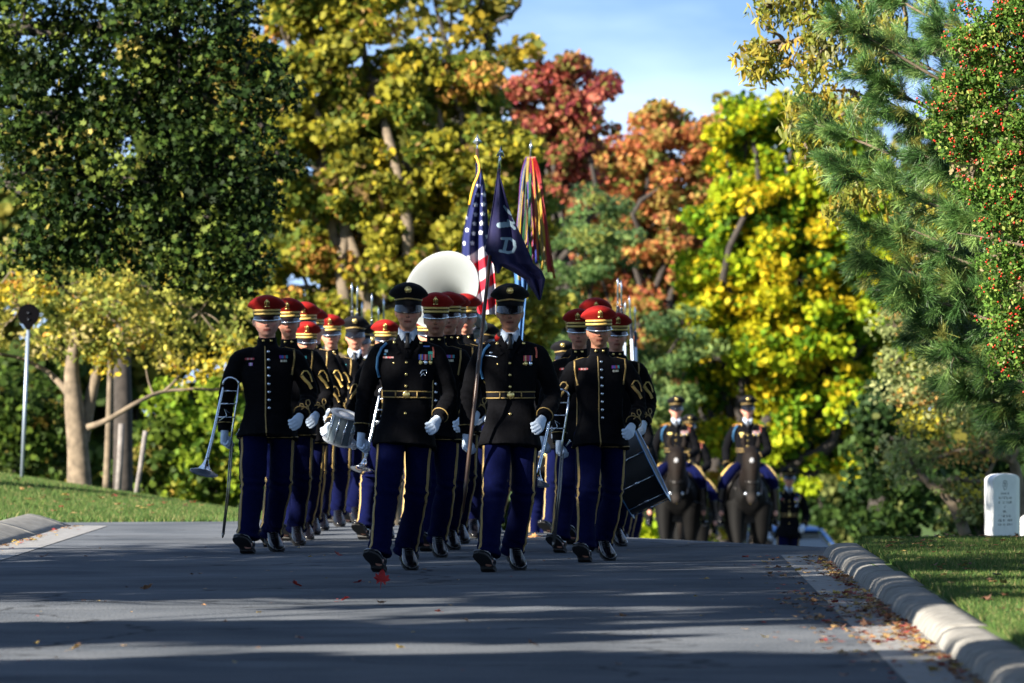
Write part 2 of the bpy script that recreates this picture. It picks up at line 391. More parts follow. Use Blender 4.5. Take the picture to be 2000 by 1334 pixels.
def cap(root, kind):
    Z = 1.717; C = Vector((0, -.010, Z))
    def fn(p):
        k = max(0, min(1, (p.z-.045)/.05)); p = p.copy()
        p.z += k*(-p.y*.20 - (p.x/.12)**2*.012); return p
    crown = MB()
    prof = [(1.0, .0), (1.01, .02), (1.02, .046), (1.16, .056), (1.38, .071), (1.49, .082), (1.515, .090), (1.49, .098), (1.36, .110), (1.10, .126), (.7, .139), (.3, .146), (.02, .147)]
    if kind != 'service': prof = [(r if r < 1.05 else r*.985, z) for r, z in prof]
    crown.lathe([(r*.0845, z) for r, z in prof], C, 1, 1.28, 40, fn=fn)
    c = crown.build('cap', M_red if kind == 'band' else M_hat, root)
    # band
    if kind == 'band':
        b = MB(); b.lathe([(.0865, -.004), (.088, .0), (.0885, .047), (.086, .05)], C, 1, 1.28, 40); b.build('cap_band', M_hat, c)
        for z in (.043, .018):
            g = MB(); ring = [C+Vector((.0905*math.cos(a), .0905*1.29*math.sin(a), z+.002*math.sin(a))) for a in np.linspace(math.pi, 2*math.pi, 25)]
            g.tube(ring, [(.009, .003)]*25, 6, up=(0, 0, 1)); g.build('gold_band', M_ygold, c)
    else:
        g = MB(); ring = [C+Vector((.0885*math.cos(a), .0885*1.29*math.sin(a), .050-.012*abs(math.cos(a)))) for a in np.linspace(math.pi, 2*math.pi, 25)]
        g.tube(ring, [(.0065, .003)]*25, 6, up=(0, 0, 1)); g.build('gold_strap', M_gold, c)
        for sx in (-1, 1):
            q = MB(); q.ell(C+Vector((sx*.085, -.02, .040)), (.007, .007, .007)); q.build('strap_button', M_brass, c)
    v = MB(); na, nr = 22, 6; vs = []
    drop = .046 if kind != 'band' else .034
    for side in (0, 1):
        for j in range(nr+1):
            for i in range(na+1):
                a = math.pi*(1.07+.86*i/na); k = j/nr; e = math.sin((a-math.pi))**.7 if math.sin(a-math.pi) > 0 else 0
                rx = .0845+.008*k*e+.004*k; ry = .0845*1.30+.040*k*e
                vs.append(C+Vector((rx*math.cos(a), ry*math.sin(a), .006-drop*k*(.35+.65*e)-.004*side - .006*k*k)))
    N_ = (nr+1)*(na+1); fs = []
    for j in range(nr):
        for i in range(na):
            a = j*(na+1)+i; fs.append((a, a+1, a+na+2, a+na+1)); fs.append((N_+a, N_+a+na+1, N_+a+na+2, N_+a+1))
    for i in range(na): a = nr*(na+1)+i; fs.append((a, a+1, N_+a+1, N_+a))
    v.add(vs, fs); v.build('visor', M_patent, c)
    if kind == 'band':
        e = MB(); e.tube([vs[nr*(na+1)+i]+Vector((0, -.002, 0)) for i in range(na+1)], [(.0035, .0055)]*(na+1), 6, up=(0, 1, 0)); e.build('visor_edge', M_silver, c)
        q = MB(); f = Vector((0, -.178, Z+.094))
        q.tube([f+Vector((0, .002, .026)), f+Vector((0, .008, .006)), f+Vector((0, .016, -.022))], [.004, .009, .006], 8)
        q.tube([f+Vector((-.013, .016, -.018)), f+Vector((-.014, .006, .004)), f+Vector((-.004, .0, .02))], .0035, 6)
        q.tube([f+Vector((.013, .016, -.018)), f+Vector((.014, .006, .004)), f+Vector((.004, .0, .02))], .0035, 6)
        q.tube([f+Vector((-.018, .018, -.026)), f+Vector((.018, .018, -.026))], .004, 6)
        q.build('cap_badge', M_brass, c)
    else:
        q = MB(); f = Vector((0, -.180, Z+.104)); q.ell(f, (.0175, .006, .0175)); q.tube([f+Vector((.021*math.cos(a), .003, .021*math.sin(a))) for a in np.linspace(0, 2*math.pi, 15)[:-1]], .0022, 5, closed=True)
        q.build('cap_badge', M_brass, c)
    return c
def bars(root, bv, name, x0, z0, wds, h, cols, th=.004):
    mb = MB(); x = x0
    for wd, cc in zip(wds, cols):
        mb.cur = cc; ribbon(mb, bv, [(x+wd/2, 0, z0), (x+wd/2, 0, z0-h)], wd*.96, off=th); x += wd
    return mb.build(name, M_paint, root, False, colors=True)
def medals(root, bv, x0, z0, n, pal, pend=True):
    for i in range(n):
        a, b, c = pal[i % len(pal)]
        o = bars(root, bv, 'medal', x0+i*.031, z0, [.009, .009, .009], .036, [a, b, c])
        if pend:
            h = onsurf(bv, x0+i*.031+.0135, z0-.053); q = MB(); q.ell(h+Vector((0, -.005, 0)), (.013, .004, .015)); q.build('medal_disc', M_brass if i != 1 else M_silver, o)
BODY = {}; COAT = {}; TRO = {}; HAND = {}
def get_body(skin, pose, wide, long):
    k = (skin, pose, wide, long)
    if k not in BODY:
        BODY[k] = body_mesh('body', skin, (RID_AR, RID_AL) if pose == 'ride' else (ARM_R, ARM_L), (RID_LL, RID_LR) if pose == 'ride' else (LEG_L, LEG_R), wide, long)
    return BODY[k]
def make_person(kind='service', pose='march', skin='a', wide=1.0, long=1.0, deco=0, seed=1):
    root = empty('person'); ride = pose == 'ride'
    ar, al = (RID_AR, RID_AL) if ride else (ARM_R, ARM_L); ll, lr = (RID_LL, RID_LR) if ride else (LEG_L, LEG_R)
    link('body', get_body(skin, pose, wide, long), M_body, root)
    h = MB(); vs = []
    for j in range(13):
        t = R(20)+R(78)*j/12
        for i in range(25):
            a = R(4)+R(172)*i/24
            vs.append(HC+Vector((.0775*wide*math.sin(t)**.8*math.cos(a), .097*math.sin(t)**.8*math.sin(a), .117*math.cos(t)+.004)))
    h.add(vs, [(j*25+i, j*25+i+1, (j+1)*25+i+1, (j+1)*25+i) for j in range(12) for i in range(24)])
    h.build('hair', M_hair, root)
    ck = (kind, pose, seed)
    if ck not in COAT: COAT[ck] = coat_mesh('jacket', (ar, al), seed, .80 if kind == 'service' else .822, .008 if kind == 'service' else 0)
    jk = link('jacket', COAT[ck], M_black, root); bv = bvh_of(COAT[ck])
    if (pose, seed) not in TRO: TRO[(pose, seed)] = trouser_mesh('trousers', (ll, lr), seed+3, ride)
    tr = link('trousers', TRO[(pose, seed)], M_blue, root); tbv = bvh_of(TRO[(pose, seed)])
    for l, s in ((ll, -1), (lr, 1)):
        st = MB(); p = cr_spline(l, 4)[2 if not ride else 1:None if not ride else 12]; u = Vector((s*.80, -.60, 0)) if not ride else Vector((s*.45, -.35, .82))
        ribbon(st, tbv, p, .024 if not ride else .04, u, .003, .02, .16); st.build('gold_stripe', M_gold if not ride else M_ygold, tr)
    for side, a in (('r', ar), ('l', al)):
        hk = (side, pose)
        wv = Vector(a[-1]); dv = (wv-Vector(a[-2])).normalized()
        if hk not in HAND:
            if side == 'r': HAND[hk] = hand_mesh('glove', wv+dv*.012, dv, (-.75, -.1, -.55) if not ride else (-.2, .2, -1), 1)
            else: HAND[hk] = hand_mesh('glove', wv+dv*.012, dv, (.95, -.35, 0) if not ride else (.2, .2, -1), -1, .92)
        link('glove', HAND[hk], M_white if not ride or side == 'x' else mat('black_glove', (.012, .012, .015), .5), root)
        cf = MB(); u1 = dv.cross(Vector((1, 0, 0))).normalized(); u2 = dv.cross(u1); cc = wv-dv*.058
        cf.tube([cc+(u1*math.cos(t)+u2*math.sin(t))*.0535 for t in np.linspace(0, 2*math.pi, 25)[:-1]], .0040, 6, closed=True)
        cf.build('cuff_stripe', M_gold, jk)
    if not ride:
        shoe(root, (-.150, -.345, .022), -16, -24); shoe(root, (.012, .235, .085), 10, 20)
    else:
        for s in (-1, 1):
            bt = MB(); bt.tube(cr_spline([(s*.333, -.285, .66), (s*.346, -.24, .56), (s*.355, -.20, .42), (s*.362, -.165, .28), (s*.365, -.16, .20)], 4), [.068]*5+[.063]*5+[.055]*5+[.052]*2, 14)
            bt.tube([(s*.362, -.13, .19), (s*.366, -.20, .18), (s*.372, -.29, .165), (s*.375, -.36, .165)], [(.04, .05), (.045, .045), (.042, .035), (.025, .02)], 12)
            bt.build('riding_boot', M_patent, root)
    cap(root, kind)
    if kind == 'service':
        sh = MB(); sh.lathe([(.066, -.05), (.0655, .0), (.0615, .045), (.058, .052)], (0, .008, 1.52), 1, 1.06, 24, capb=False, capt=False, fn=lambda p: p+Vector((0, 0, .010 if p.y > 0 else p.y*.35)))
        V1 = [(-.050, 1.552), (-.046, 1.535), (0, 1.445), (.046, 1.535), (.050, 1.552)]
        pl = MB()
        for x0, x1, zt in [(i*.01-.05, i*.01-.04, 0) for i in range(10)]:
            f = lambda x: 1.447+abs(x)*1.9
            a0 = max(f(x0), 1.45); a1 = max(f(x1), 1.45)
            pl.add([(x0, -.098+abs(x0)*.35, a0-.004), (x1, -.098+abs(x1)*.35, a1-.004), (x1, -.070+abs(x1)*.25, 1.548), (x0, -.070+abs(x0)*.25, 1.548)], [(0, 1, 2, 3)])
        for s in (-1, 1):
            pl.prism([(0, 0), (.052, .040), (.058, .008), (.030, -.050)] if s > 0 else [(0, 0), (-.030, -.050), (-.058, .008), (-.052, .040)], .004, Matrix.Translation((s*.004, -.088, 1.535)) @ Euler((R(68), 0, s*R(12))).to_matrix().to_4x4())
        sh.add(pl.v, pl.f); sh.build('shirt', M_shirt, root)
        ti = MB(); ti.prism([(-.014, .016), (.014, .016), (.010, -.014), (.018, -.085), (-.018, -.085), (-.010, -.014)][::-1], .012, Matrix.Translation((0, -.101, 1.527)) @ Euler((R(74), 0, 0)).to_matrix().to_4x4())
        ti.build('necktie', M_tie, root)
        lp = MB()
        for s in (-1, 1):
            ribbon(lp, bv, [(s*.060, 0, 1.515), (s*.048, 0, 1.49), (s*.012, 0, 1.425), (0.002*s, 0, 1.38)], .036, off=.011)
            ribbon(lp, bv, [(s*.07, 0, 1.50), (s*.088, 0, 1.455), (s*.055, 0, 1.41)], .032, off=.008)
        lp.build('lapel', M_black, jk)
        for s in (-1, 1):
            q = MB(); q.ell(onsurf(bv, s*.085, 1.478)+Vector((0, -.010, 0)), (.0115, .004, .0115)); q.build('collar_disc', M_brass, jk)
        for z in (1.35, 1.273, 1.197, 1.02):
            q = MB(); q.ell(onsurf(bv, -.004, z)+Vector((0, -.005, 0)), (.0105, .006, .0105), nu=10, nv=6); q.build('button', M_brass, jk)
        for s in (-1, 1):
            q = MB(); q.ell(onsurf(bv, s*.085, 1.345)+Vector((0, -.004, 0)), (.008, .005, .008), nu=10, nv=6); q.build('button', M_brass, jk)
        bm_ = MB(); bm_.lathe([(.152, 0), (.156, .002), (.158, .024), (.157, .046), (.153, .048)], (0, 0, 1.12), 1, .775, 36, capb=False, capt=False); bt = bm_.build('belt', M_hat, root)
        for z in (1.124, 1.163):
            q = MB(); q.tube([(.1595*math.cos(a), .1595*.775*math.sin(a), z) for a in np.linspace(0, 2*math.pi, 41)[:-1]], [(.0045, .002)]*40, 6, up=(0, 0, 1), closed=True); q.build('belt_stripe', M_gold, bt)
        q = MB(); q.ell((0, -.126, 1.143), (.025, .008, .027)); q.build('buckle', M_brass, bt)
        for x in (-.07, .07):
            q = MB(); q.box((x, -.113, 1.143), (.004, .004, .022)); q.build('belt_slide', M_gold, bt)
        if ride:
            bars(root and jk, bv, 'insignia', -.115, 1.375, [.055], .018, [(.7, .55, .15)]); bars(jk, bv, 'insignia', -.10, 1.34, [.02], .02, [(.7, .5, .12)])
            medals(jk, bv, .065, 1.40, 3, [((.6, .6, .65), (.5, .03, .03), (.6, .6, .6)), ((.6, .1, .05), (.7, .7, .7), (.6, .1, .05))])
            for s in (-1, 1):
                q = MB(); ribbon(q, bv, [(s*.09, 0, 1.55), (s*.21, 0, 1.50)], .05, (s*.1, -.25, 1), .008); q.build('shoulder_strap', mat('orange_gold', (.55, .25, .04), .5), jk)
        elif deco == 1:
            medals(jk, bv, .075, 1.405, 3, [((.03, .08, .5), (.35, .3, .1), (.1, .12, .55)), ((.5, .03, .06), (.65, .3, .4), (.35, .03, .05)), ((.05, .25, .22), (.4, .1, .1), (.05, .25, .22))])
            bars(jk, bv, 'ribbon_bar', .135, 1.425, [.012, .012, .012], .018, [(.02, .3, .24), (.03, .34, .28), (.02, .3, .24)])
            bars(jk, bv, 'ribbon_bar', .100, 1.462, [.045], .009, [(.03, .08, .3)])
            bars(jk, bv, 'name_tag', -.158, 1.387, [.016, .013, .013, .013, .016], .011, [(.35, .16, .16), (.4, .35, .35), (.42, .03, .05), (.35, .05, .06), (.40, .2, .2)])
            q = MB(); ribbon(q, bv, [(.085, 0, 1.275), (.10, 0, 1.30), (.125, 0, 1.305), (.13, 0, 1.285)], .007, off=.005); ribbon(q, bv, [(.09, 0, 1.26), (.105, 0, 1.285), (.12, 0, 1.27)], .007, off=.005); q.build('qualification_badge', M_silver, jk)
            bars(jk, bv, 'unit_pin', -.147, 1.432, [.022], .018, [(.25, .38, .48)]); bars(jk, bv, 'unit_pin', -.152, 1.408, [.016], .012, [(.03, .18, .32)])
        else:
            medals(jk, bv, .085, 1.40, 2, [((.45, .03, .05), (.5, .38, .16), (.4, .02, .06)), ((.40, .02, .06), (.10, .08, .4), (.5, .25, .12))])
            q = MB(); ribbon(q, bv, [(-.165, 0, 1.402), (-.125, 0, 1.398), (-.085, 0, 1.39)], .010, off=.005); q.build('name_tag', M_silver, jk)
            q = MB(); q.ell(onsurf(bv, -.125, 1.42)+Vector((0, -.004, 0)), (.012, .003, .007)); q.build('unit_pin', M_silver, jk)
        # shoulder cord on the wearer's right
        q = MB(); ribbon(q, bv, [(-.135, 0, 1.475), (-.168, 0, 1.44), (-.192, 0, 1.38), (-.196, 0, 1.31), (-.180, 0, 1.25)], .017, off=.010); q.build('shoulder_cord', M_cord, jk)
        q = MB(); ribbon(q, bv, [(.165, 0, 1.455), (.172, 0, 1.42), (.170, 0, 1.385)], .011, off=.006); q.build('shoulder_braid', M_dcord, jk)
        if not ride:
            for s in (-1, 1):
                q = MB(); ribbon(q, bv, [(s*.10, 0, 1.55), (s*.19, 0, 1.52)], .012, (s*.15, -.5, 1), .004); q.build('shoulder_piping', M_gold, jk)
    else:
        cl = MB(); cl.lathe([(.066, -.03), (.0655, .0), (.062, .038), (.059, .040)], (0, .012, 1.525), 1, 1.05, 24, capb=False, capt=False, fn=lambda p: p+Vector((0, 0, p.y*.12)))
        cl.build('stand_collar', M_black, jk)
        for s in (-1, 1):
            q = MB(); q.box((s*.026, -.058, 1.538), (.009, .003, .009)); q.build('collar_badge', M_brass, jk)
        q = MB(); ribbon(q, bv, [(-.016, 0, 1.50), (-.016, 0, 1.2), (-.020, 0, 1.0), (-.016, 0, .835)], .0085, off=.004); q.build('front_piping', M_gold, jk)
        for k in range(8):
            q = MB(); q.ell(onsurf(bv, .006, 1.458-k*.0585)+Vector((0, -.006, 0)), (.0115, .007, .0115), nu=10, nv=6); q.build('button', M_silver, jk)
        q = MB()
        th = np.linspace(0, 2*math.pi, 33); us = [Vector((math.cos(t), math.sin(t), 0)) for t in th]
        ribbon(q, bv, [Vector((0, 0, .838))]*33, .008, us, .004) if False else q.tube([((bv.ray_cast(Vector((0, 0, .836))+u_*.5, -u_)[0] or u_*.17+Vector((0, 0, .836)))+u_*.002) for u_ in us[:-1]], .0038, 6, closed=True)
        q.build('hem_piping', M_gold, jk)
        for s in (-1, 1):
            q = MB(); ribbon(q, bv, [(s*.075, 0, 1.53), (s*.13, 0, 1.50), (s*.185, 0, 1.48)], .012, (s*.2, -.75, 1), .004)
            if s > 0 or deco: ribbon(q, bv, [(s*.176, 0, 1.462), (s*.178, 0, 1.40), (s*.168, 0, 1.33), (s*.160, 0, 1.28)], .012, (0, -1, .15), .004)
            q.build('shoulder_piping', M_gold, jk)
            if s > 0 or deco:
                q = MB(); X = lambda a: s*a
                ribbon(q, bv, [(X(.208), 0, 1.285), (X(.225), 0, 1.315), (X(.250), 0, 1.315), (X(.275), 0, 1.285), (X(.290), 0, 1.235)], .010, (s*.35, -1, 0))
                ribbon(q, bv, [(X(.208), 0, 1.285), (X(.235), 0, 1.250), (X(.262), 0, 1.225), (X(.287), 0, 1.185)], .020, (s*.35, -1, 0))
                q.build('sleeve_chevron', M_ygold if not deco else M_gold, jk)
        q = MB(); c0 = Vector((.245, 0, 1.055)); tr_ = [(.215, 1.035), (.235, 1.05), (.228, 1.075), (.21, 1.08), (.207, 1.06), (.235, 1.05), (.262, 1.055), (.278, 1.08), (.268, 1.105), (.25, 1.10), (.248, 1.075), (.262, 1.055), (.265, 1.03)]
        ribbon(q, bv, [(x, 0, z) for x, z in tr_], .0065, (0, -1, 0), .004, .008); q.build('cuff_knot', M_gold, jk)
        bars(jk, bv, 'name_tag', -.150, 1.415, [.013, .012, .012, .012, .013], .014, [(.35, .02, .03), (.4, .2, .2), (.35, .03, .03), (.4, .2, .2), (.35, .02, .03)])
        bars(jk, bv, 'ribbon_bar', .078, 1.43, [.014, .014, .014, .014], .022, [(.2, .05, .35), (.03, .15, .45), (.35, .03, .05), (.03, .25, .3)])
        bars(jk, bv, 'ribbon_bar', .084, 1.398, [.012, .010, .012, .010], .016, [(.5, .48, .4), (.3, .28, .2), (.55, .52, .4), (.4, .4, .3)])
        if deco == 0: bars(jk, bv, 'unit_pin', -.125, 1.38, [.008, .010, .008], .022, [(.25, .1, .35), (.4, .4, .45), (.25, .1, .35)])
    return root
GROUND = None
PROTO = {}
def person(px, D, h, key, label, group, kw=None, wx=1.0, x=None, rz=0.0, name=None):
    k = key
    if k not in PROTO: PROTO[k] = make_person(**(kw or {})); r = PROTO[k]
    else: r = copy_tree(PROTO[k])
    X = (px-1000)*D/FS if x is None else x
    r.location = (X, D, ground(X, D)); s = h/1.868; r.scale = (s*wx, s*wx, s); r.rotation_euler = (0, R(math.sin(px*1.7)*1.1), rz+R(math.sin(px*.9+D)*4.5) if D > 39 else rz)
    tag(r, label, 'person', group); return r
# ============================================================ GROUND
def smooth(a, b, t): t = max(0, min(1, (t-a)/(b-a))); return t*t*(3-2*t)
def crest(x, y):
    y0 = 47.5-2.2*max(-2.2, min(x, 2.4))
    t = max(0, y-y0); z = -.004*t*t if t < 6 else -.144-.042*(t-6)
    if y > 130: z = -.144-.042*(max(0, 130-y0)-6)
    return z
def kerb_x(y): return 1.86+(y-23)*.0190 if y < 41.7 else max(1.86+(y-23)*.0190, min(.0600*y, 2.28+.30*(y-41.7)+.02))+max(0, y-60)*.05
def left_x(y):
    if y < 51.0: return -3.62-.0*(y)
    if y < 52.4: return -4.3
    if y < 53.6: return -4.3+1.9*smooth(52.2, 52.9, y)
    return -2.4+.12*(y-53.6)
def lawn(x, y):
    if x > kerb_x(y): return .088*(1-.6*smooth(36, 48, y))+.03*smooth(2.8, 6, x)
    if y > 52:
        t = smooth(52.5, 65, y); zr = -.14+(-x-3)*.155
        return t*max(-.3, (zr-crest(x, 64)))*(1 if y < 65 else 1) if y < 75 else max(-.3, (zr-crest(x, 64)))*(1-smooth(75, 110, y))
    return .095+.03*smooth(4.3, 8, -x)
def ground(x, y): return crest(x, y)
def on_road(x, y): return left_x(y) < x < kerb_x(y)
def gz(x, y):
    if on_road(x, y): return crest(x, y)
    return crest(x, y)+lawn(x, y)
xs = sorted(set(np.round(np.r_[np.arange(-7, 7.01, .12), [-400, -200, -120, -80, -50, -35, -25, -18, -13, -10, -8.5, 8.5, 10, 13, 18, 25, 35, 50, 80, 120, 200, 400]], 3)))
ys = sorted(set(np.round(np.r_[np.arange(18, 80, .35), np.arange(80, 140, 3), [-60, -30, -10, 0, 8, 14, 160, 200, 260, 350, 500, 900]], 3)))
V = []
for y in ys:
    for x in xs:
        z = crest(x, y); inside = left_x(y)-.66 < x < kerb_x(y)+.12
        if y > 51 and x < 0: inside = x > left_x(y)-.02
        if inside and y < 100: z -= .06
        elif inside: z -= .01
        else: z += lawn(x, y)
        V.append((x, y, z))
nx = len(xs); F = [(j*nx+i, j*nx+i+1, (j+1)*nx+i+1, (j+1)*nx+i) for j in range(len(ys)-1) for i in range(nx-1)]
def soil_mat():
    m = bpy.data.materials.new('lawn_soil'); m.use_nodes = True; n = m.node_tree.nodes; l = m.node_tree.links; b = n['Principled BSDF']
    t = n.new('ShaderNodeTexNoise'); t.inputs['Scale'].default_value = 9; t.inputs['Detail'].default_value = 8
    g = n.new('ShaderNodeNewGeometry'); l.new(g.outputs['Position'], t.inputs['Vector'])
    r = n.new('ShaderNodeValToRGB'); r.color_ramp.elements[0].color = (.025, .05, .012, 1); r.color_ramp.elements[1].color = (.085, .13, .03, 1)
    l.new(t.outputs[0], r.inputs[0]); l.new(r.outputs[0], b.inputs['Base Color']); b.inputs['Roughness'].default_value = 1; b.inputs['Specular IOR Level'].default_value = .1
    return m
tag(fast('ground', V, F, soil_mat(), smooth=True), 'green lawn ground on both sides of the road', 'ground', kind='structure')
# road
def asphalt():
    m = bpy.data.materials.new('asphalt'); m.use_nodes = True; n = m.node_tree.nodes; l = m.node_tree.links; b = n['Principled BSDF']
    g = n.new('ShaderNodeNewGeometry')
    t = n.new('ShaderNodeTexNoise'); t.inputs['Scale'].default_value = 90; t.inputs['Detail'].default_value = 6; t.inputs['Roughness'].default_value = .75; l.new(g.outputs['Position'], t.inputs['Vector'])
    t2 = n.new('ShaderNodeTexNoise'); t2.inputs['Scale'].default_value = 1.2; t2.inputs['Detail'].default_value = 5; l.new(g.outputs['Position'], t2.inputs['Vector'])
    v = n.new('ShaderNodeTexVoronoi'); v.inputs['Scale'].default_value = 55; l.new(g.outputs['Position'], v.inputs['Vector'])
    r = n.new('ShaderNodeValToRGB'); r.color_ramp.elements[0].position = .33; r.color_ramp.elements[1].position = .7
    r.color_ramp.elements[0].color = (.034, .045, .062, 1); r.color_ramp.elements[1].color = (.178, .19, .208, 1)
    m1 = n.new('ShaderNodeMath'); m1.operation = 'MULTIPLY_ADD'; l.new(t2.outputs[0], m1.inputs[0]); m1.inputs[1].default_value = .35
    m2 = n.new('ShaderNodeMath'); m2.operation = 'MULTIPLY_ADD'; l.new(t.outputs[0], m2.inputs[0]); m2.inputs[1].default_value = .75; m2.inputs[2].default_value = -.05
    l.new(m2.outputs[0], m1.inputs[2]); l.new(m1.outputs[0], r.inputs[0])
    wn = n.new('ShaderNodeTexNoise'); wn.inputs['Scale'].default_value = 1.7; wn.inputs['Detail'].default_value = 6; l.new(g.outputs['Position'], wn.inputs['Vector'])
    wa = n.new('ShaderNodeVectorMath'); wa.operation = 'MULTIPLY_ADD'; l.new(wn.outputs['Color'], wa.inputs[0]); wa.inputs[1].default_value = (.9, .9, .9); l.new(g.outputs['Position'], wa.inputs[2])
    cv = n.new('ShaderNodeTexVoronoi'); cv.feature = 'DISTANCE_TO_EDGE'; cv.inputs['Scale'].default_value = .27; l.new(wa.outputs[0], cv.inputs['Vector'])
    cm = n.new('ShaderNodeMapRange'); cm.inputs[1].default_value = .002; cm.inputs[2].default_value = .009; cm.inputs[3].default_value = .45; cm.inputs[4].default_value = 1; l.new(cv.outputs['Distance'], cm.inputs[0])
    st = n.new('ShaderNodeTexNoise'); st.inputs['Scale'].default_value = .55; st.inputs['Detail'].default_value = 3; l.new(g.outputs['Position'], st.inputs['Vector'])
    sm = n.new('ShaderNodeMapRange'); sm.inputs[1].default_value = .35; sm.inputs[2].default_value = .65; sm.inputs[3].default_value = .84; sm.inputs[4].default_value = 1.1; l.new(st.outputs[0], sm.inputs[0])
    mm = n.new('ShaderNodeMath'); mm.operation = 'MULTIPLY'; l.new(cm.outputs[0], mm.inputs[0]); l.new(sm.outputs[0], mm.inputs[1])
    vs_ = n.new('ShaderNodeVectorMath'); vs_.operation = 'SCALE'; l.new(r.outputs[0], vs_.inputs[0]); l.new(mm.outputs[0], vs_.inputs['Scale']); l.new(vs_.outputs[0], b.inputs['Base Color'])
    bp = n.new('ShaderNodeBump'); bp.inputs['Strength'].default_value = .45; bp.inputs['Distance'].default_value = .008
    l.new(v.outputs[0], bp.inputs['Height']); l.new(bp.outputs[0], b.inputs['Normal']); b.inputs['Roughness'].default_value = 1; b.inputs['Specular IOR Level'].default_value = .03
    return m
def strip(name, xl, xr, y0, y1, dy, nu, m, lift, label, cat):
    V = []; yy = np.arange(y0, y1+.001, dy)
    for y in yy:
        a, b = xl(y), xr(y)
        for i in range(nu+1): x = a+(b-a)*i/nu; V.append((x, y, crest(x, y)+lift(x, y)))
    F = [(j*(nu+1)+i, j*(nu+1)+i+1, (j+1)*(nu+1)+i+1, (j+1)*(nu+1)+i) for j in range(len(yy)-1) for i in range(nu)]
    return tag(fast(name, V, F, m, smooth=True), label, cat, kind='structure')
strip('road', left_x, lambda y: kerb_x(y), 2, 110, .25, 40, asphalt(), lambda x, y: .0, 'grey asphalt road rising to a low crest', 'road')
M_conc = mat('concrete', (.20, .195, .18), .95, noise=.35, nscale=11, bump=.5, spec=.2)
M_conc2 = mat('gutter_concrete', (.20, .20, .20), .9, noise=.25, nscale=10, bump=.2)
def gut_l(y): return kerb_x(y)-(.30 if y < 40 else .30-.0*(y-40))
V = None
strip('gutter', gut_l, lambda y: kerb_x(y)+.01, 14, 41.8, .3, 4, M_conc2, lambda x, y: .004, 'pale concrete gutter strip beside the right kerb', 'gutter')
strip('gutter', lambda y: -3.86, lambda y: -3.52+.0*(y-40), 14, 50.9, .3, 4, M_conc2, lambda x, y: .004, 'pale concrete gutter strip beside the left kerb', 'gutter')
def kerb(name, fx, sgn, y0, y1, seg, label, jr, prof=None):
    """rolled concrete kerb cast in lengths with open joints; rounded end"""
    mb = MB(); prof = prof or [(0, -.03), (.008, .02), (.030, .062), (.060, .080), (.10, .089), (.17, .093), (.235, .090), (.25, .05), (.25, -.05)]
    y = y0; rr = random.Random(jr)
    while y < y1-.05:
        e = min(y+seg*rr.uniform(.9, 1.1), y1); n = max(2, int((e-y)/.22)); dz = rr.uniform(-.004, .004); dx = rr.uniform(-.004, .004)
        st = [y+.010+(e-y-.020)*i/n for i in range(n+1)]; vs = []
        last = e >= y1-.05
        if last: st += [e+.05, e+.10, e+.14]
        for q in st:
            sc = 1.0; ex = 0
            if q > e: k = (q-e)/.15; sc = math.sqrt(max(0, 1-k*k)); 
            if q in (st[0], st[-1]) and not q > e: sc = .985
            for u, z in prof:
                xx = fx(min(q, e))+sgn*(u*1.0+dx); zz = z*sc if z > 0 else z
                if q > e: xx = fx(e)+sgn*(.13+(u-.13)*(.55+.45*sc))
                vs.append((xx, q, crest(xx, q)+zz+dz))
        m = len(prof); fs = [(i*m+k, i*m+k+1, (i+1)*m+k+1, (i+1)*m+k) for i in range(len(st)-1) for k in range(m-1)]
        if sgn < 0: fs = [f[::-1] for f in fs]
        fs += [tuple(range(m))[::-1], tuple((len(st)-1)*m+k for k in range(m))]
        mb.add(vs, fs); y = e
    o = mb.build(name, M_conc, None); tag(o, label, 'kerb', kind='structure'); return o
kerb('kerb', kerb_x, 1, 14, 41.6, 2.6, 'rolled concrete kerb in cast lengths along the right lawn', 4)
kerb('kerb', lambda y: -3.86, -1, 14, 51.0, 3.3, 'rolled concrete kerb ending short of the left lawn', 9, [(0, -.03), (.01, .008), (.09, .038), (.18, .070), (.26, .092), (.32, .104), (.36, .108), (.38, .104), (.385, -.05)])
# grass blades
rs = np.random.RandomState(5)
def blades(name, pts, hmin, hmax, label, cols):
    n = len(pts); a = rs.uniform(0, 6.28, n); h = rs.uniform(hmin, hmax, n); wd = rs.uniform(.003, .0065, n)
    u = np.c_[np.cos(a), np.sin(a), np.zeros(n)]; lean = np.c_[rs.normal(0, .35, (n, 2))*h[:, None], h]
    V = np.empty((n, 3, 3)); V[:, 0] = pts-u*wd[:, None]; V[:, 1] = pts+u*wd[:, None]; V[:, 2] = pts+lean
    base = np.array(cols)[rs.choice(len(cols), n, p=np.array([.42, .30, .18, .10]))]*rs.uniform(.7, 1.35, (n, 1))
    o = fast(name, V.reshape(-1, 3), np.arange(n*3).reshape(-1, 3), mat('grass_blades', (.1, .15, .03), .7, attr=True, transl=.35, spec=.2), C=np.repeat(base, 3, 0))
    return tag(o, label, 'grass', kind='stuff')
gc = [(.058, .115, .026), (.10, .15, .035), (.035, .080, .022), (.26, .23, .10)]
pts = []
n = 210000; y = 22+rs.uniform(0, 1, n)**.75*30; x = np.array([kerb_x(v)+(.25 if v < 41.7 else max(.02, .31-(v-41.7)*.3)) for v in y])+rs.uniform(0, 1, n)**1.25*(1.2+.070*(y-22))
pts = np.array([(a, b, gz(a, b)-.004) for a, b in zip(x, y)])
blades('grass', pts, .022, .052, 'mown green grass on the lawn right of the kerb', gc)
n = 130000; y = 52.3+rs.uniform(0, 1, n)*16; x = -6.9+rs.uniform(0, 1, n)*5.2
k = np.array([a < left_x(b)+rs.normal(0, .02) or b > 56 and a < -2.2 for a, b in zip(x, y)]); x = x[k]; y = y[k]
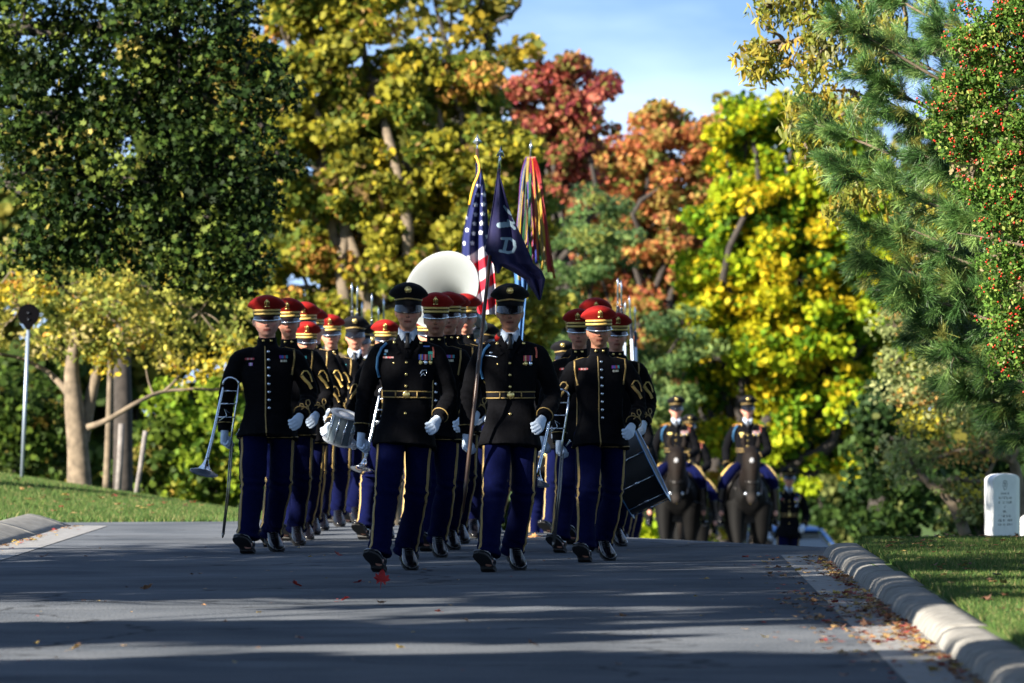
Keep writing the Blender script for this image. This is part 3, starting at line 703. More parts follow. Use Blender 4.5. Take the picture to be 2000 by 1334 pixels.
y2 = 40+rs.uniform(0, 1, 26000)*12.2; x2 = -4.25-rs.uniform(0, 1, 26000)*1.1; x = np.r_[x, x2]; y = np.r_[y, y2]
pts = np.array([(a, b, gz(a, b)-.004) for a, b in zip(x, y)])
blades('grass', pts, .03, .065, 'mown green grass on the bank left of the road', gc)
# ============================================================ TREES
M_leaf = mat('leaves', (.1, .2, .03), .6, attr=True, transl=.5, spec=.15)
M_bark = mat('bark', (.135, .105, .072), .95, noise=.45, nscale=9, bump=.6)
M_bark_d = mat('dark_bark', (.032, .026, .022), .95, noise=.4, nscale=9, bump=.5)
def leaf_shape(kind):
    if kind == 'oval': return np.array([(0, 0), (.28, .35), (.22, .75), (0, 1), (-.22, .75), (-.28, .35)]), .18
    if kind == 'lance': return np.array([(0, 0), (.15, .3), (.12, .7), (0, 1.1), (-.12, .7), (-.15, .3)]), .10
    if kind == 'lobed': return np.array([(0, 0), (.42, .12), (.26, .36), (.58, .66), (.2, .66), (0, 1.05), (-.2, .66), (-.58, .66), (-.26, .36), (-.42, .12)]), .15
    if kind == 'blob': return np.array([(0, -.1), (.45, .1), (.52, .55), (.1, .95), (-.40, .85), (-.55, .3)]), .12
def leaves(name, C, size, kind, cols, parent, droop=.3, rs=None, m=None):
    sh, cup = leaf_shape(kind); k = len(sh); n = len(C)
    # orientation: random normal, biased up/outward
    d = rs.normal(size=(n, 3)); d[:, 2] -= droop; d /= np.linalg.norm(d, axis=1)[:, None]
    nn = rs.normal(size=(n, 3)); nn[:, 2] += .5; u = np.cross(d, nn); u /= np.linalg.norm(u, axis=1)[:, None]+1e-9
    w_ = np.cross(u, d)
    s = size*rs.uniform(.6, 1.3, n)
    V = C[:, None, :] + u[:, None, :]*(sh[None, :, 0, None]*s[:, None, None]) + d[:, None, :]*((sh[None, :, 1, None]-.5)*s[:, None, None]) + w_[:, None, :]*(np.abs(sh[None, :, 0, None])*cup*2*s[:, None, None])
    F = np.arange(n*k).reshape(n, k)
    return fast(name, V.reshape(-1, 3), F, m or M_leaf, parent, C=np.repeat(cols, k, 0))
def limb(mb, a, b, ra, rb, rr, wob=.12, seg=7, n=5):
    a = Vector(a); b = Vector(b); L = (b-a).length; pts = []
    for i in range(n+1):
        t = i/n; p = a.lerp(b, t); k = math.sin(math.pi*t)*wob*L
        pts.append(p+Vector((rr.uniform(-1, 1)*k, rr.uniform(-1, 1)*k, rr.uniform(-.4, 1)*k)) if 0 < i < n else p)
    pts = cr_spline(pts, 3); mb.tube(pts, list(np.linspace(ra, rb, len(pts))), seg)
    return pts
def tree(name, label, cat, D, base, blobs, lsize, dens, pal, shape='blob', seed=1, trunk=.12, bark=None, cr_=.45, group=None, droop=.3, twigs=14, fill=1.0, forks=None, coher=.72, flat=.7, lm=None):
    """base: px of trunk, world z of foot; blobs: (px,py,rpx[,dD]) read at depth D"""
    rs = np.random.RandomState(seed); rr = random.Random(seed); s = FS/D
    bx = (base[0]-1000)/s; bz = base[1] if base[1] is not None else gz(bx, D); root = empty(name, (bx, D, bz)); O = np.array([bx, D, bz])
    tag(root, label, cat, group)
    cen = []; rad = []
    for b in blobs:
        c = np.array(P(b[0], b[1], D)); c[1] += (b[3] if len(b) > 3 else 0); cen.append(c-O); rad.append(b[2]/s)
    tb = MB(); top = Vector(np.mean(cen, 0)); low = min(c[2]-r for c, r in zip(cen, rad))
    crotch = Vector((top.x*.25, top.y*.25, max(low*.75, .25*top.z)))
    if forks is None:
        limb(tb, (0, 0, -.15), crotch, trunk*1.15, trunk*.85, rr, .04, 10)
    else:
        for f in forks:
            pts = cr_spline([Vector(P(px, py, D+dd))-Vector(O) for px, py, dd, r in f], 5); tb.tube(pts, list(np.interp(np.linspace(0, 1, len(pts)), np.linspace(0, 1, len(f)), [q[3] for q in f])), 9)
    Cs = []; Ks = []; pal_c = np.array([p[0] for p in pal]); pw = np.array([p[1] for p in pal]); pw = pw/pw.sum()
    for c, r in zip(cen, rad):
        if forks is None: limb(tb, crotch, c, trunk*.5, trunk*.12, rr, .10)
        nc = max(3, int(fill*3.2*(r/cr_)**2)); 
        dd = rs.normal(size=(nc, 3)); dd /= np.linalg.norm(dd, axis=1)[:, None]; dd[:, 1] *= .9
        q = c+dd*(r*(rs.uniform(.25, 1.0, nc)**.6*np.where(rs.uniform(size=nc) < .15, 1.18, 1.0)))[:, None]
        for i in range(min(nc, twigs)): limb(tb, c, q[i], trunk*.11, trunk*.03, rr, .12, 4, 3)
        cs = cr_*rs.uniform(.55, 1.25, nc)
        for i in range(nc):
            nl = int(dens*(cs[i]/cr_)**2)
            e = rs.normal(size=(nl, 3)); e /= np.linalg.norm(e, axis=1)[:, None]; e *= (cs[i]*rs.uniform(.15, 1, nl)**.5)[:, None]; e[:, 2] *= flat
            Cs.append(q[i]+e); pk = rs.choice(len(pal), p=pw); kk = np.where(rs.uniform(size=nl) < coher, pk, rs.choice(len(pal), nl, p=pw))
            Ks.append(pal_c[kk]*rs.uniform(.65, 1.3, (nl, 1)))
    C = np.concatenate(Cs); K = np.concatenate(Ks)
    keep = C[:, 2] > .02; C = C[keep]; K = K[keep]
    tb.build('trunk', bark or M_bark, root)
    leaves('crown', C, lsize, shape, K, root, droop, rs, lm)
    return root
OLV = [((.20, .20, .03), 3), ((.30, .28, .03), 3), ((.09, .13, .02), 3), ((.44, .35, .03), .9), ((.46, .24, .06), .35), ((.30, .20, .08), .4)]
# big mottled yellow-green tree behind the band
tree('autumn_tree', 'tall olive and yellow mottled tree rising behind the sousaphone', 'tree', 84, (760, -1.6),
     [(600, 560, 120), (760, 600, 130), (700, 470, 150), (860, 480, 140), (980, 560, 120), (640, 340, 150), (800, 330, 160), (930, 370, 130), (985, 300, 80), (900, 220, 110), (1020, 450, 80), (600, 210, 120), (720, 180, 120), (840, 150, 80), (560, 80, 100), (650, 60, 90), (930, 170, 50), (700, -60, 130), (560, -80, 140), (900, 640, 110), (700, 690, 110), (1010, 660, 90)],
     .09, 175, OLV, 'blob', 11, .26, None, .31, twigs=6, coher=.5)
tree('autumn_tree', 'dark green tree with thin top twigs against the sky at top centre', 'tree', 92, (890, -1.9),
     [(880, 20, 60), (940, -20, 80), (800, 90, 45), (960, 90, 50), (1000, 110, 30), (860, -100, 110), (780, 10, 45), (1010, -90, 60)],
     .11, 60, [((.12, .14, .03), 3), ((.25, .22, .04), 2), ((.38, .28, .03), 1)], 'blob', 12, .14, M_bark_d, .32, fill=.75)
RED = [((.34, .085, .06), 3), ((.46, .15, .10), 2), ((.24, .05, .06), 1.6), ((.38, .20, .08), 1.8), ((.17, .16, .04), 2.2)]
tree('maple_tree', 'pinkish red maple crown against the sky beside the streamers', 'tree', 97, (1090, -2.2),
     [(1100, 192, 70), (1150, 222, 60), (1060, 222, 60), (1150, 302, 55), (1090, 282, 70), (1040, 152, 45), (1120, 142, 28), (1170, 172, 22), (1000, 212, 70), (930, 152, 50), (1130, 362, 60)],
     .085, 125, RED, 'blob', 13, .14, M_bark_d, .28, coher=.45)
ORG = [((.50, .19, .07), 3), ((.48, .26, .09), 2.5), ((.38, .11, .06), 1.5), ((.32, .24, .06), 1.6), ((.16, .19, .04), 2.4), ((.5, .34, .08), .8)]
tree('maple_tree', 'orange and rust maple in the middle of the tree line', 'tree', 104, (1290, -2.5),
     [(1290, 272, 75), (1350, 282, 65), (1220, 342, 75), (1300, 372, 95), (1390, 322, 60), (1180, 402, 75), (1260, 462, 90), (1330, 502, 80), (1240, 562, 80), (1170, 532, 60), (1310, 612, 80), (1220, 662, 70), (1390, 402, 50), (1300, 217, 24), (1270, 237, 22), (1320, 712, 60), (1150, 312, 40)],
     .09, 125, ORG, 'blob', 14, .18, M_bark_d, .30, coher=.45)
YEL = [((.46, .43, .015), 2.8), ((.32, .40, .015), 3.4), ((.14, .26, .015), 3), ((.58, .44, .02), 1.6), ((.06, .13, .012), 1.6)]
tree('maple_tree', 'bright yellow-green maple behind the mounted riders', 'tree', 94, (1462, -2.2),
     [(1740, 520, 60), (1765, 620, 60), (1700, 520, 80), (1385, 560, 60), (1395, 640, 60), (1600, 290, 80), (1560, 235, 50), (1690, 370, 80), (1750, 700, 50), (1460, 270, 75), (1530, 300, 80), (1430, 340, 70), (1600, 380, 100), (1500, 430, 110), (1660, 460, 90), (1410, 470, 80), (1560, 540, 130), (1440, 590, 100), (1680, 590, 90), (1520, 680, 120), (1640, 700, 90), (1410, 700, 85), (1580, 800, 110), (1460, 830, 90), (1520, 900, 90), (1390, 810, 60), (1450, 225, 30), (1730, 620, 60), (1640, 860, 70)],
     .095, 160, YEL, 'blob', 15, .22, M_bark_d, .32, coher=.6, fill=1.15)
GRP = [((.13, .22, .07), 3), ((.20, .28, .09), 2), ((.07, .13, .05), 2), ((.28, .30, .07), 1)]
tree('conifer_tree', 'soft green pine showing below the orange maple', 'tree', 93, (1130, -2.0),
     [(1150, 430, 80), (1190, 480, 60), (1110, 520, 70), (1100, 610, 80), (1170, 640, 70), (1060, 690, 70), (1290, 760, 80), (1220, 760, 90), (1270, 840, 90), (1120, 760, 90), (1330, 650, 70), (1240, 900, 90)],
     .11, 150, GRP, 'lance', 16, .12, M_bark_d, .28, droop=.1, flat=.5)
tree('mixed_tree', 'rust and green tree filling in between the orange and the yellow-green maples', 'tree', 112, (1400, -2.9),
     [(1400, 300, 70), (1430, 400, 80), (1360, 540, 90), (1400, 640, 90), (1330, 720, 80), (1250, 400, 80), (1200, 560, 90), (1420, 240, 50), (1480, 520, 80)],
     .10, 120, [((.36, .17, .07), 2), ((.20, .23, .04), 3), ((.40, .30, .06), 1.5), ((.10, .13, .03), 2)], 'blob', 24, .2, M_bark_d, .34, coher=.5)
tree('maple_tree', 'paler yellow-green maple further right, partly behind the pine', 'tree', 110, (1720, -2.9),
     [(1660, 300, 80), (1720, 400, 90), (1780, 500, 90), (1800, 620, 80), (1740, 720, 80), (1640, 230, 50), (1850, 420, 90), (1700, 560, 90)],
     .10, 130, [((.36, .36, .03), 3), ((.24, .28, .03), 3), ((.12, .17, .03), 2), ((.46, .32, .04), 1)], 'blob', 25, .2, M_bark_d, .36, coher=.5)
# crab apple behind left bank
PAL7 = [((.46, .42, .08), 3), ((.33, .34, .07), 3), ((.20, .24, .05), 2.5), ((.55, .42, .04), 1.6), ((.50, .24, .05), .5), ((.42, .36, .14), 1)]
tree('crabapple_tree', 'pale yellow leaved crab apple with forked trunk on the left bank', 'tree', 67, (157, None),
     [(40, 600, 90), (120, 560, 80), (210, 620, 95), (300, 560, 85), (300, 660, 75), (390, 610, 80), (440, 560, 60), (450, 660, 55), (100, 680, 55), (350, 720, 40), (430, 730, 35), (220, 700, 50), (20, 530, 70), (230, 520, 60), (400, 520, 60), (170, 640, 60), (-60, 620, 100), (500, 600, 40)],
     .075, 105, PAL7, 'oval', 17, .1, None, .30, twigs=9,
     forks=[[(155, 960, 0, .155), (152, 880, 0, .125), (145, 800, 0, .115), (140, 720, 0, .085), (150, 640, 0, .04)],
            [(158, 860, .1, .10), (172, 800, .1, .075), (185, 740, .1, .065), (200, 670, .1, .03)],
            [(172, 835, -.1, .045), (210, 820, -.2, .032), (270, 785, -.2, .026), (320, 765, 0, .022), (380, 760, 0, .016), (430, 760, .2, .02), (455, 740, .2, .012)],
            [(140, 780, .1, .045), (118, 750, .2, .04), (90, 725, .3, .03), (40, 700, .3, .022), (-20, 690, .3, .015)],
            [(320, 765, 0, .02), (345, 740, 0, .015), (370, 700, 0, .01)], [(300, 772, 0, .015), (290, 745, 0, .01), (285, 720, 0, .008)]])
tree('young_tree', 'thin grey trunk rising beside the crab apple', 'tree', 70, (207, None),
     [(225, 500, 60), (230, 580, 60), (200, 540, 50)], .08, 70, PAL7, 'oval', 18, .05, None, .28,
     forks=[[(207, 962, 0, .045), (212, 840, 0, .040), (216, 700, 0, .032), (222, 560, 0, .02)]])
tree('old_tree', 'broad dark trunk standing behind the thin grey trunks', 'tree', 74, (240, None),
     [(240, 560, 110, 2), (160, 520, 90, 2), (330, 530, 80, 2)], .10, 60, [((.2, .22, .05), 2), ((.1, .13, .03), 2)], 'blob', 19, .13, M_bark_d, .35,
     forks=[[(240, 975, 0, .135), (240, 800, 0, .12), (238, 690, 0, .11), (240, 560, 0, .06)]])
# shrubs behind left bank
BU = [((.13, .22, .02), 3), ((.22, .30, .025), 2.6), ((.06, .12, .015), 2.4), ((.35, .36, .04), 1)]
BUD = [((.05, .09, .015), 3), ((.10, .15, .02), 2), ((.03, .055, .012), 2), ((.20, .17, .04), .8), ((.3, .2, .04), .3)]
for (lb, px, bl, pal, sd) in [
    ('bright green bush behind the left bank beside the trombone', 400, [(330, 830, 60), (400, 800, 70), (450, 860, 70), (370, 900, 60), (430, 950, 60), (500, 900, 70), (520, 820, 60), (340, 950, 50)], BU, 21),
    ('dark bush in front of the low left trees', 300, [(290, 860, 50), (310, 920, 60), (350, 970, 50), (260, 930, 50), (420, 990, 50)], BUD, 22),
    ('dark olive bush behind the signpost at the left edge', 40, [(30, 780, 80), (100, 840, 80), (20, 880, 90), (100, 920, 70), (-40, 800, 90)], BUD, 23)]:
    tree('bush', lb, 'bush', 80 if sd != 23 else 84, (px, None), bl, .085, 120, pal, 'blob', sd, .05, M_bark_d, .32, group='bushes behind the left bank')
# right : crooked pale tree, dark bushes
PAL9 = [((.24, .28, .10), 3), ((.34, .36, .15), 2.4), ((.14, .19, .06), 2), ((.55, .32, .10), .8), ((.5, .44, .05), .6)]
tree('crabapple_tree', 'grey-green tree with contorted bare limbs behind the headstones', 'tree', 66, (1905, None),
     [(1760, 700, 50), (1800, 760, 60), (1850, 700, 60), (1780, 850, 55), (1850, 830, 60), (1900, 770, 60), (1920, 860, 50), (1760, 780, 40), (1970, 830, 50), (1830, 900, 35), (1990, 730, 70), (1750, 640, 40), (1770, 920, 22), (1890, 1000, 22), (1920, 960, 28), (1850, 955, 18), (2050, 800, 90)],
     .066, 100, PAL9, 'oval', 31, .1, None, .25, twigs=7,
     forks=[[(1885, 1045, 0, .07), (1868, 1000, 0, .065), (1845, 965, 0, .055), (1815, 945, 0, .045), (1780, 900, 0, .025), (1765, 850, .2, .012)],
            [(1830, 950, 0, .04), (1870, 935, -.1, .035), (1915, 940, 0, .03), (1940, 905, 0, .022), (1960, 860, 0, .015)],
            [(1990, 1050, .2, .09), (1990, 960, .2, .07), (1975, 900, .2, .055), (1930, 890, .1, .04), (1880, 880, 0, .03), (1820, 900, 0, .02)],
            [(1985, 980, .2, .045), (1940, 985, .1, .04), (1900, 975, 0, .03), (1860, 980, 0, .02)],
            [(1940, 905, 0, .02), (1925, 860, 0, .015), (1935, 800, 0, .01)], [(1815, 945, 0, .02), (1790, 935, 0, .015), (1760, 940, 0, .01)], [(1975, 905, 0, .03), (1990, 860, 0, .025), (1980, 780, 0, .015)]])
DK = [((.028, .06, .016), 3), ((.055, .10, .022), 2.2), ((.015, .035, .010), 2), ((.15, .17, .05), .5)]
for (lb, px, bl, sd, dd) in [
    ('dark evergreen shrub right of the walking soldier', 1640, [(1600, 960, 70), (1660, 940, 80), (1620, 1030, 60), (1690, 1020, 70)], 32, 120),
    ('dark evergreen shrub below the pine', 1760, [(1740, 900, 80), (1790, 960, 80), (1720, 1000, 80), (1800, 1040, 60), (1750, 820, 70)], 33, 86),
    ('dark evergreen shrub behind the headstones', 1900, [(1880, 930, 80), (1940, 980, 80), (1860, 1010, 70), (1980, 900, 90), (2010, 1020, 80), (1930, 850, 70)], 34, 88)]:
    tree('shrub', lb, 'shrub', dd, (px, None), bl, .10 if dd < 100 else .13, 150, DK, 'blob', sd, .06, M_bark_d, .38 if dd < 100 else .5, group='dark evergreen shrubs beyond the right lawn')
for (lb, px, bl, sd, dd, pal) in [
    ('rusty and olive saplings behind the walking soldier', 1620, [(1590, 930, 45), (1640, 900, 40), (1560, 980, 40), (1600, 860, 40)], 35, 122, [((.40, .22, .07), 2), ((.30, .32, .07), 3), ((.2, .2, .05), 2), ((.5, .35, .05), 1)]),
    ('low orange and yellow bush between the two horses', 1390, [(1385, 930, 40), (1400, 990, 40), (1370, 870, 30), (1400, 1040, 30)], 36, 94, [((.5, .28, .03), 3), ((.45, .40, .04), 2), ((.2, .26, .03), 2)]),
    ('bright yellow-green low bush under the black drum', 1260, [(1240, 1050, 30), (1280, 1050, 30), (1320, 1055, 25), (1220, 1060, 25)], 37, 90, [((.42, .48, .02), 3), ((.26, .38, .02), 2)])]:
    tree('bush', lb, 'bush', dd, (px, None), bl, .10, 70, pal, 'blob', sd, .04, M_bark_d, .32, group='bushes far behind the riders')
# far wood trees closing the view
FW = [((.05, .085, .02), 3), ((.10, .14, .03), 2), ((.22, .20, .04), 1), ((.03, .05, .012), 2)]
FO = [((.20, .20, .04), 2), ((.32, .24, .05), 1.5), ((.10, .13, .03), 3)]
for (lb, px, bl, sd, dd, pal) in [
    ('far dark tree behind the signpost', 20, [(20, 600, 180), (60, 780, 170), (-60, 420, 150), (80, 930, 120), (90, 320, 120)], 41, 125, FW),
    ('far dark tree behind the forked trunk', 250, [(240, 620, 170), (280, 780, 160), (300, 930, 130), (200, 480, 150), (360, 360, 140)], 42, 128, FW),
    ('far olive tree behind the left file of the band', 500, [(500, 560, 170), (480, 740, 160), (540, 900, 150), (440, 380, 150), (480, 220, 130)], 43, 130, FO),
    ('far olive tree behind the sousaphone', 800, [(800, 560, 200), (760, 760, 180), (820, 930, 150), (700, 380, 170), (880, 330, 140), (760, 250, 100)], 44, 132, FO),
    ('far dark tree behind the flags', 1080, [(1060, 560, 170), (1100, 740, 170), (1060, 920, 150), (1080, 400, 120), (1020, 300, 70)], 45, 134, FW),
    ('far dark tree behind the orange maple', 1330, [(1320, 620, 160), (1360, 800, 160), (1340, 960, 130), (1270, 500, 110), (1350, 460, 90)], 46, 130, FW),
    ('far dark tree behind the yellow-green maple', 1600, [(1600, 560, 150), (1560, 760, 180), (1620, 930, 150), (1700, 660, 160), (1660, 420, 90)], 47, 132, FW),
    ('far dark tree behind the right pine', 1900, [(1880, 560, 190), (1840, 780, 190), (1920, 930, 170), (2040, 700, 200), (1960, 380, 160), (1860, 300, 100)], 48, 128, FW)]:
    tree('far_tree', lb, 'tree', dd, (px, -4.0), bl, .30, 95, pal, 'blob', sd, .2, M_bark_d, .8, group='far trees closing the view', twigs=3)
# dark oak hanging in from the left (leaves small, lobed)
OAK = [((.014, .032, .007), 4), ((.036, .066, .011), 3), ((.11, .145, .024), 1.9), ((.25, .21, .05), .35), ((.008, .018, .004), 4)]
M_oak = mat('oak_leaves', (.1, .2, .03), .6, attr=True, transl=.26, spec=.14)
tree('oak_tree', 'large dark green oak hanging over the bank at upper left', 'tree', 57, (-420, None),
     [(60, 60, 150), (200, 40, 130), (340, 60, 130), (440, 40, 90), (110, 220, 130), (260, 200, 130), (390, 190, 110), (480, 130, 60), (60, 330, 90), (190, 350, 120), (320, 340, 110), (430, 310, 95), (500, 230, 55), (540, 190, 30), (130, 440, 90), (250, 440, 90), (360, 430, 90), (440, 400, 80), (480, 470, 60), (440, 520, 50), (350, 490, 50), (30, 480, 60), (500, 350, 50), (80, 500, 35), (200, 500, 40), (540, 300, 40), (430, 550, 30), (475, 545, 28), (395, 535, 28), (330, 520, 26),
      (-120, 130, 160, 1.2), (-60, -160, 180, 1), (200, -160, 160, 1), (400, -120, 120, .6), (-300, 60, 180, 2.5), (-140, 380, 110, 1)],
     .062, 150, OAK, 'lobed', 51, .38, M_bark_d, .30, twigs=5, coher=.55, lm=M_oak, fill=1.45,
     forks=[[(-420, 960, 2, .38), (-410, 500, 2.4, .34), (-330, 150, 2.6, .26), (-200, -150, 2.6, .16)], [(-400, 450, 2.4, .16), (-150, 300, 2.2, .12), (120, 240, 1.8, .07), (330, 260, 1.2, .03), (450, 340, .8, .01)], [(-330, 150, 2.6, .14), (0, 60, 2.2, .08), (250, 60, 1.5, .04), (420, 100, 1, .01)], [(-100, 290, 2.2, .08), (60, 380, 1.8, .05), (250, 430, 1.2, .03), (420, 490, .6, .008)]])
# ---- right side: ash with drooping leaves, white pine, holly
ASH = [((.20, .23, .04), 3.4), ((.36, .31, .05), 2), ((.15, .17, .035), 2.4), ((.50, .34, .05), 1.2), ((.36, .36, .16), 1)]
tree('ash_tree', 'yellowing ash with hanging narrow leaves at upper right beside the pine', 'tree', 46, (2350, None),
     [(1490, 140, 30), (1530, 80, 55), (1560, 20, 50), (1600, 110, 60), (1640, 50, 60), (1570, 190, 30), (1560, 240, 30), (1580, 290, 30), (1610, 240, 35), (1620, 330, 30), (1650, 370, 28), (1670, 180, 50), (1640, 410, 18), (1500, 10, 25), (1700, 80, 80), (1700, 380, 25), (1760, 420, 40), (1800, 500, 35), (1470, 115, 14), (1600, -60, 80), (1540, -40, 60), (1760, 0, 110)],
     .082, 62, ASH, 'lance', 61, .2, None, .155, droop=1.3, twigs=6, fill=.95, coher=.6, flat=.9,
     forks=[[(2500, 1300, 0, .25), (2350, 700, 0, .2), (2200, 300, .2, .14), (2000, 150, .3, .09), (1800, 90, .2, .05), (1640, 60, 0, .03), (1520, 90, 0, .012)],
            [(1800, 90, .2, .03), (1700, 180, .1, .02), (1620, 260, 0, .012), (1640, 380, 0, .006)]])
def pine():
    D = 43; rs = np.random.RandomState(71); rr = random.Random(71)
    bx = (2330-1000)*D/FS; bz = gz(bx, D); root = empty('pine_tree', (bx, D, bz)); O = Vector((bx, D, bz))
    tag(root, 'white pine with long blue-green needles reaching in at the right', 'pine tree')
    tb = MB(); tb.tube(cr_spline([(0, 0, -.2), (-.05, 0, 2), (0, .05, 5), (0, 0, 8)], 5), list(np.linspace(.26, .12, 16)), 12)
    br = [  # main sprays: start(px,py) -> end(px,py), width scatter
        ((2250, 330), (1640, 40), 60), ((2250, 380), (1700, 150), 60), ((2250, 420), (1590, 240), 55), ((2200, 420), (1720, 190), 60), ((2250, 480), (1640, 330), 45),
        ((2200, 560), (1700, 320), 60), ((2150, 560), (1760, 440), 60), ((2250, 560), (1690, 440), 55), ((2250, 640), (1700, 500), 60), ((2200, 660), (1760, 560), 60),
        ((2250, 720), (1790, 640), 50), ((2200, 760), (1850, 690), 55), ((2200, 760), (1800, 580), 50), ((2200, 820), (1880, 760), 50), ((2200, 860), (1960, 830), 45), ((2150, 800), (1960, 760), 50),
        ((2250, 200), (1720, -20), 60), ((2250, 250), (1830, 60), 70), ((2200, 300), (1860, 180), 70), ((2200, 500), (1880, 420), 70), ((2200, 620), (1880, 560), 70), ((2200, 150), (1900, -40), 80), ((2200, 700), (1840, 620), 60), ((2250, 460), (1800, 300), 60), ((2250, 300), (1740, 90), 60)]
    tips = []; dirs = []
    for (a, b, wd) in br:
        dd = rs.uniform(-.9, .9); A = P(2335, a[1]+40, D+dd*.05)-O; B = P(b[0], b[1], D+dd)-O
        mid = A.lerp(B, .5)+Vector((0, 0, -.12)); pts = cr_spline([A, mid, B], 8); tb.tube(pts, list(np.linspace(.028, .006, len(pts))), 6)
        L = (B-A).length; ax = (B-A).normalized()
        for k in range(26):
            t = .42+.58*rs.uniform()**.75; i = min(int(t*(len(pts)-1)), len(pts)-2); p = pts[i].lerp(pts[i+1], t*(len(pts)-1)-i)
            dv = (ax+Vector(rs.normal(size=3)*np.array([.5, .6, .5]))+Vector((0, 0, .12))).normalized(); ln = rs.uniform(.10, .30)*(1.25-t*.45)
            q = p+dv*ln; tb.tube([p, p.lerp(q, .5)+Vector((0, 0, -.01)), q], [.006, .0045, .003], 4)
            for f in (.35, .6, .8, 1.0): tips.append(p.lerp(q, f)); dirs.append(dv)
        for t in (.9, 1): tips.append(B); dirs.append(ax)
    T = np.array([tuple(t) for t in tips]); Dv = np.array([tuple(t) for t in dirs]); nn = 62; n = len(T)*nn
    d = np.repeat(Dv, nn, 0)*.9+rs.normal(size=(n, 3))*.42; d[:, 2] -= .08; d /= np.linalg.norm(d, axis=1)[:, None]
    L = rs.uniform(.07, .125, n); base = np.repeat(T, nn, 0)+rs.normal(size=(n, 3))*.012
    u = np.cross(d, rs.normal(size=(n, 3))); u /= np.linalg.norm(u, axis=1)[:, None]; wd = rs.uniform(.0016, .0030, n)
    V = np.empty((n, 4, 3)); V[:, 0] = base-u*wd[:, None]*.6; V[:, 1] = base+u*wd[:, None]*.6; tip = base+d*L[:, None]; tip[:, 2] -= .012; V[:, 2] = tip+u*wd[:, None]*.5; V[:, 3] = tip-u*wd[:, None]*.5
    pal = np.array([(.055, .13, .034), (.11, .22, .055), (.22, .34, .10), (.03, .07, .02), (.24, .25, .06)])
    tuft = rs.choice(5, len(T), p=[.32, .28, .16, .18, .06]); C = np.repeat(pal[tuft], nn, 0)*rs.uniform(.7, 1.3, (n, 1))
    tb.build('trunk', M_bark, root)
    fast('needles', V.reshape(-1, 3), np.arange(n*4).reshape(-1, 4), mat('pine_needles', (.05, .12, .05), .4, attr=True, transl=.25, spec=.4), root, C=np.repeat(C, 4, 0))
pine()
HOL = [((.09, .19, .03), 3), ((.15, .27, .045), 2.6), ((.05, .11, .02), 2), ((.28, .34, .08), 1.3), ((.35, .30, .16), .5)]
hol = tree('holly_tree', 'holly with glossy small leaves and red berries at the right edge', 'tree', 40, (2150, None),
     [(1920, 60, 50), (1890, 120, 55), (1850, 210, 40), (1930, 400, 50), (1900, 290, 45), (1945, 500, 35), (1955, 620, 35), (1960, 690, 35), (1960, 90, 60), (1910, 130, 50), (1880, 170, 35), (1970, 200, 70), (1900, 240, 45), (1850, 260, 28), (1960, 310, 60), (1900, 340, 40), (1980, 400, 50), (1940, 450, 35), (1985, 490, 40), (1990, 560, 45), (1970, 640, 38), (1975, 710, 32), (2000, 20, 60), (2060, 100, 90), (2060, 260, 100), (2070, 420, 90), (2070, 580, 90), (2060, 700, 70), (2130, 900, 60), (1945, 560, 18), (2000, -80, 80), (1950, 30, 30), (1990, 300, 60), (1870, 215, 28)],
     .032, 120, HOL, 'oval', 81, .10, None, .115, droop=.1, twigs=8, fill=1.5, coher=.5,
     forks=[[(2150, 1250, 0, .11), (2150, 900, 0, .09), (2110, 500, 0, .07), (2050, 250, 0, .05), (2000, 50, 0, .03)], [(2110, 500, 0, .02), (2000, 480, 0, .012), (1930, 465, 0, .006), (1870, 455, 0, .004)], [(2100, 400, 0, .02), (1980, 250, 0, .012), (1900, 260, 0, .006)], [(2120, 620, 0, .02), (1990, 640, 0, .01), (1960, 720, 0, .004)]])
def berries():
    cr_o = [c for c in hol.children if c.name.startswith('crown')][0]; V = vget(cr_o.data)
    rs = np.random.RandomState(3); k = rs.choice(len(V), 1500, replace=False); c = V[k]
    nu = []; fs = []; ico = [(0, 0, 1), (.89, 0, .45), (.28, .85, .45), (-.72, .53, .45), (-.72, -.53, .45), (.28, -.85, .45), (.72, .53, -.45), (-.28, .85, -.45), (-.89, 0, -.45), (-.28, -.85, -.45), (.72, -.53, -.45), (0, 0, -1)]
    fi = [(0, 1, 2), (0, 2, 3), (0, 3, 4), (0, 4, 5), (0, 5, 1), (1, 6, 2), (2, 7, 3), (3, 8, 4), (4, 9, 5), (5, 10, 1), (2, 6, 7), (3, 7, 8), (4, 8, 9), (5, 9, 10), (1, 10, 6), (11, 7, 6), (11, 8, 7), (11, 9, 8), (11, 10, 9), (11, 6, 10)]
    ico = np.array(ico); fi = np.array(fi); VV = []; FF = []
    b = 0
    for p in c:
        for q in range(rs.randint(1, 5)):
            o = p+rs.normal(size=3)*.011; VV.append(o+ico*rs.uniform(.006, .0085)); FF.append(fi+b); b += 12
    o = fast('berries', np.concatenate(VV), np.concatenate(FF), mat('red_berry', (.55, .03, .015), .3), hol, smooth=True); o['kind'] = 'stuff'
berries()
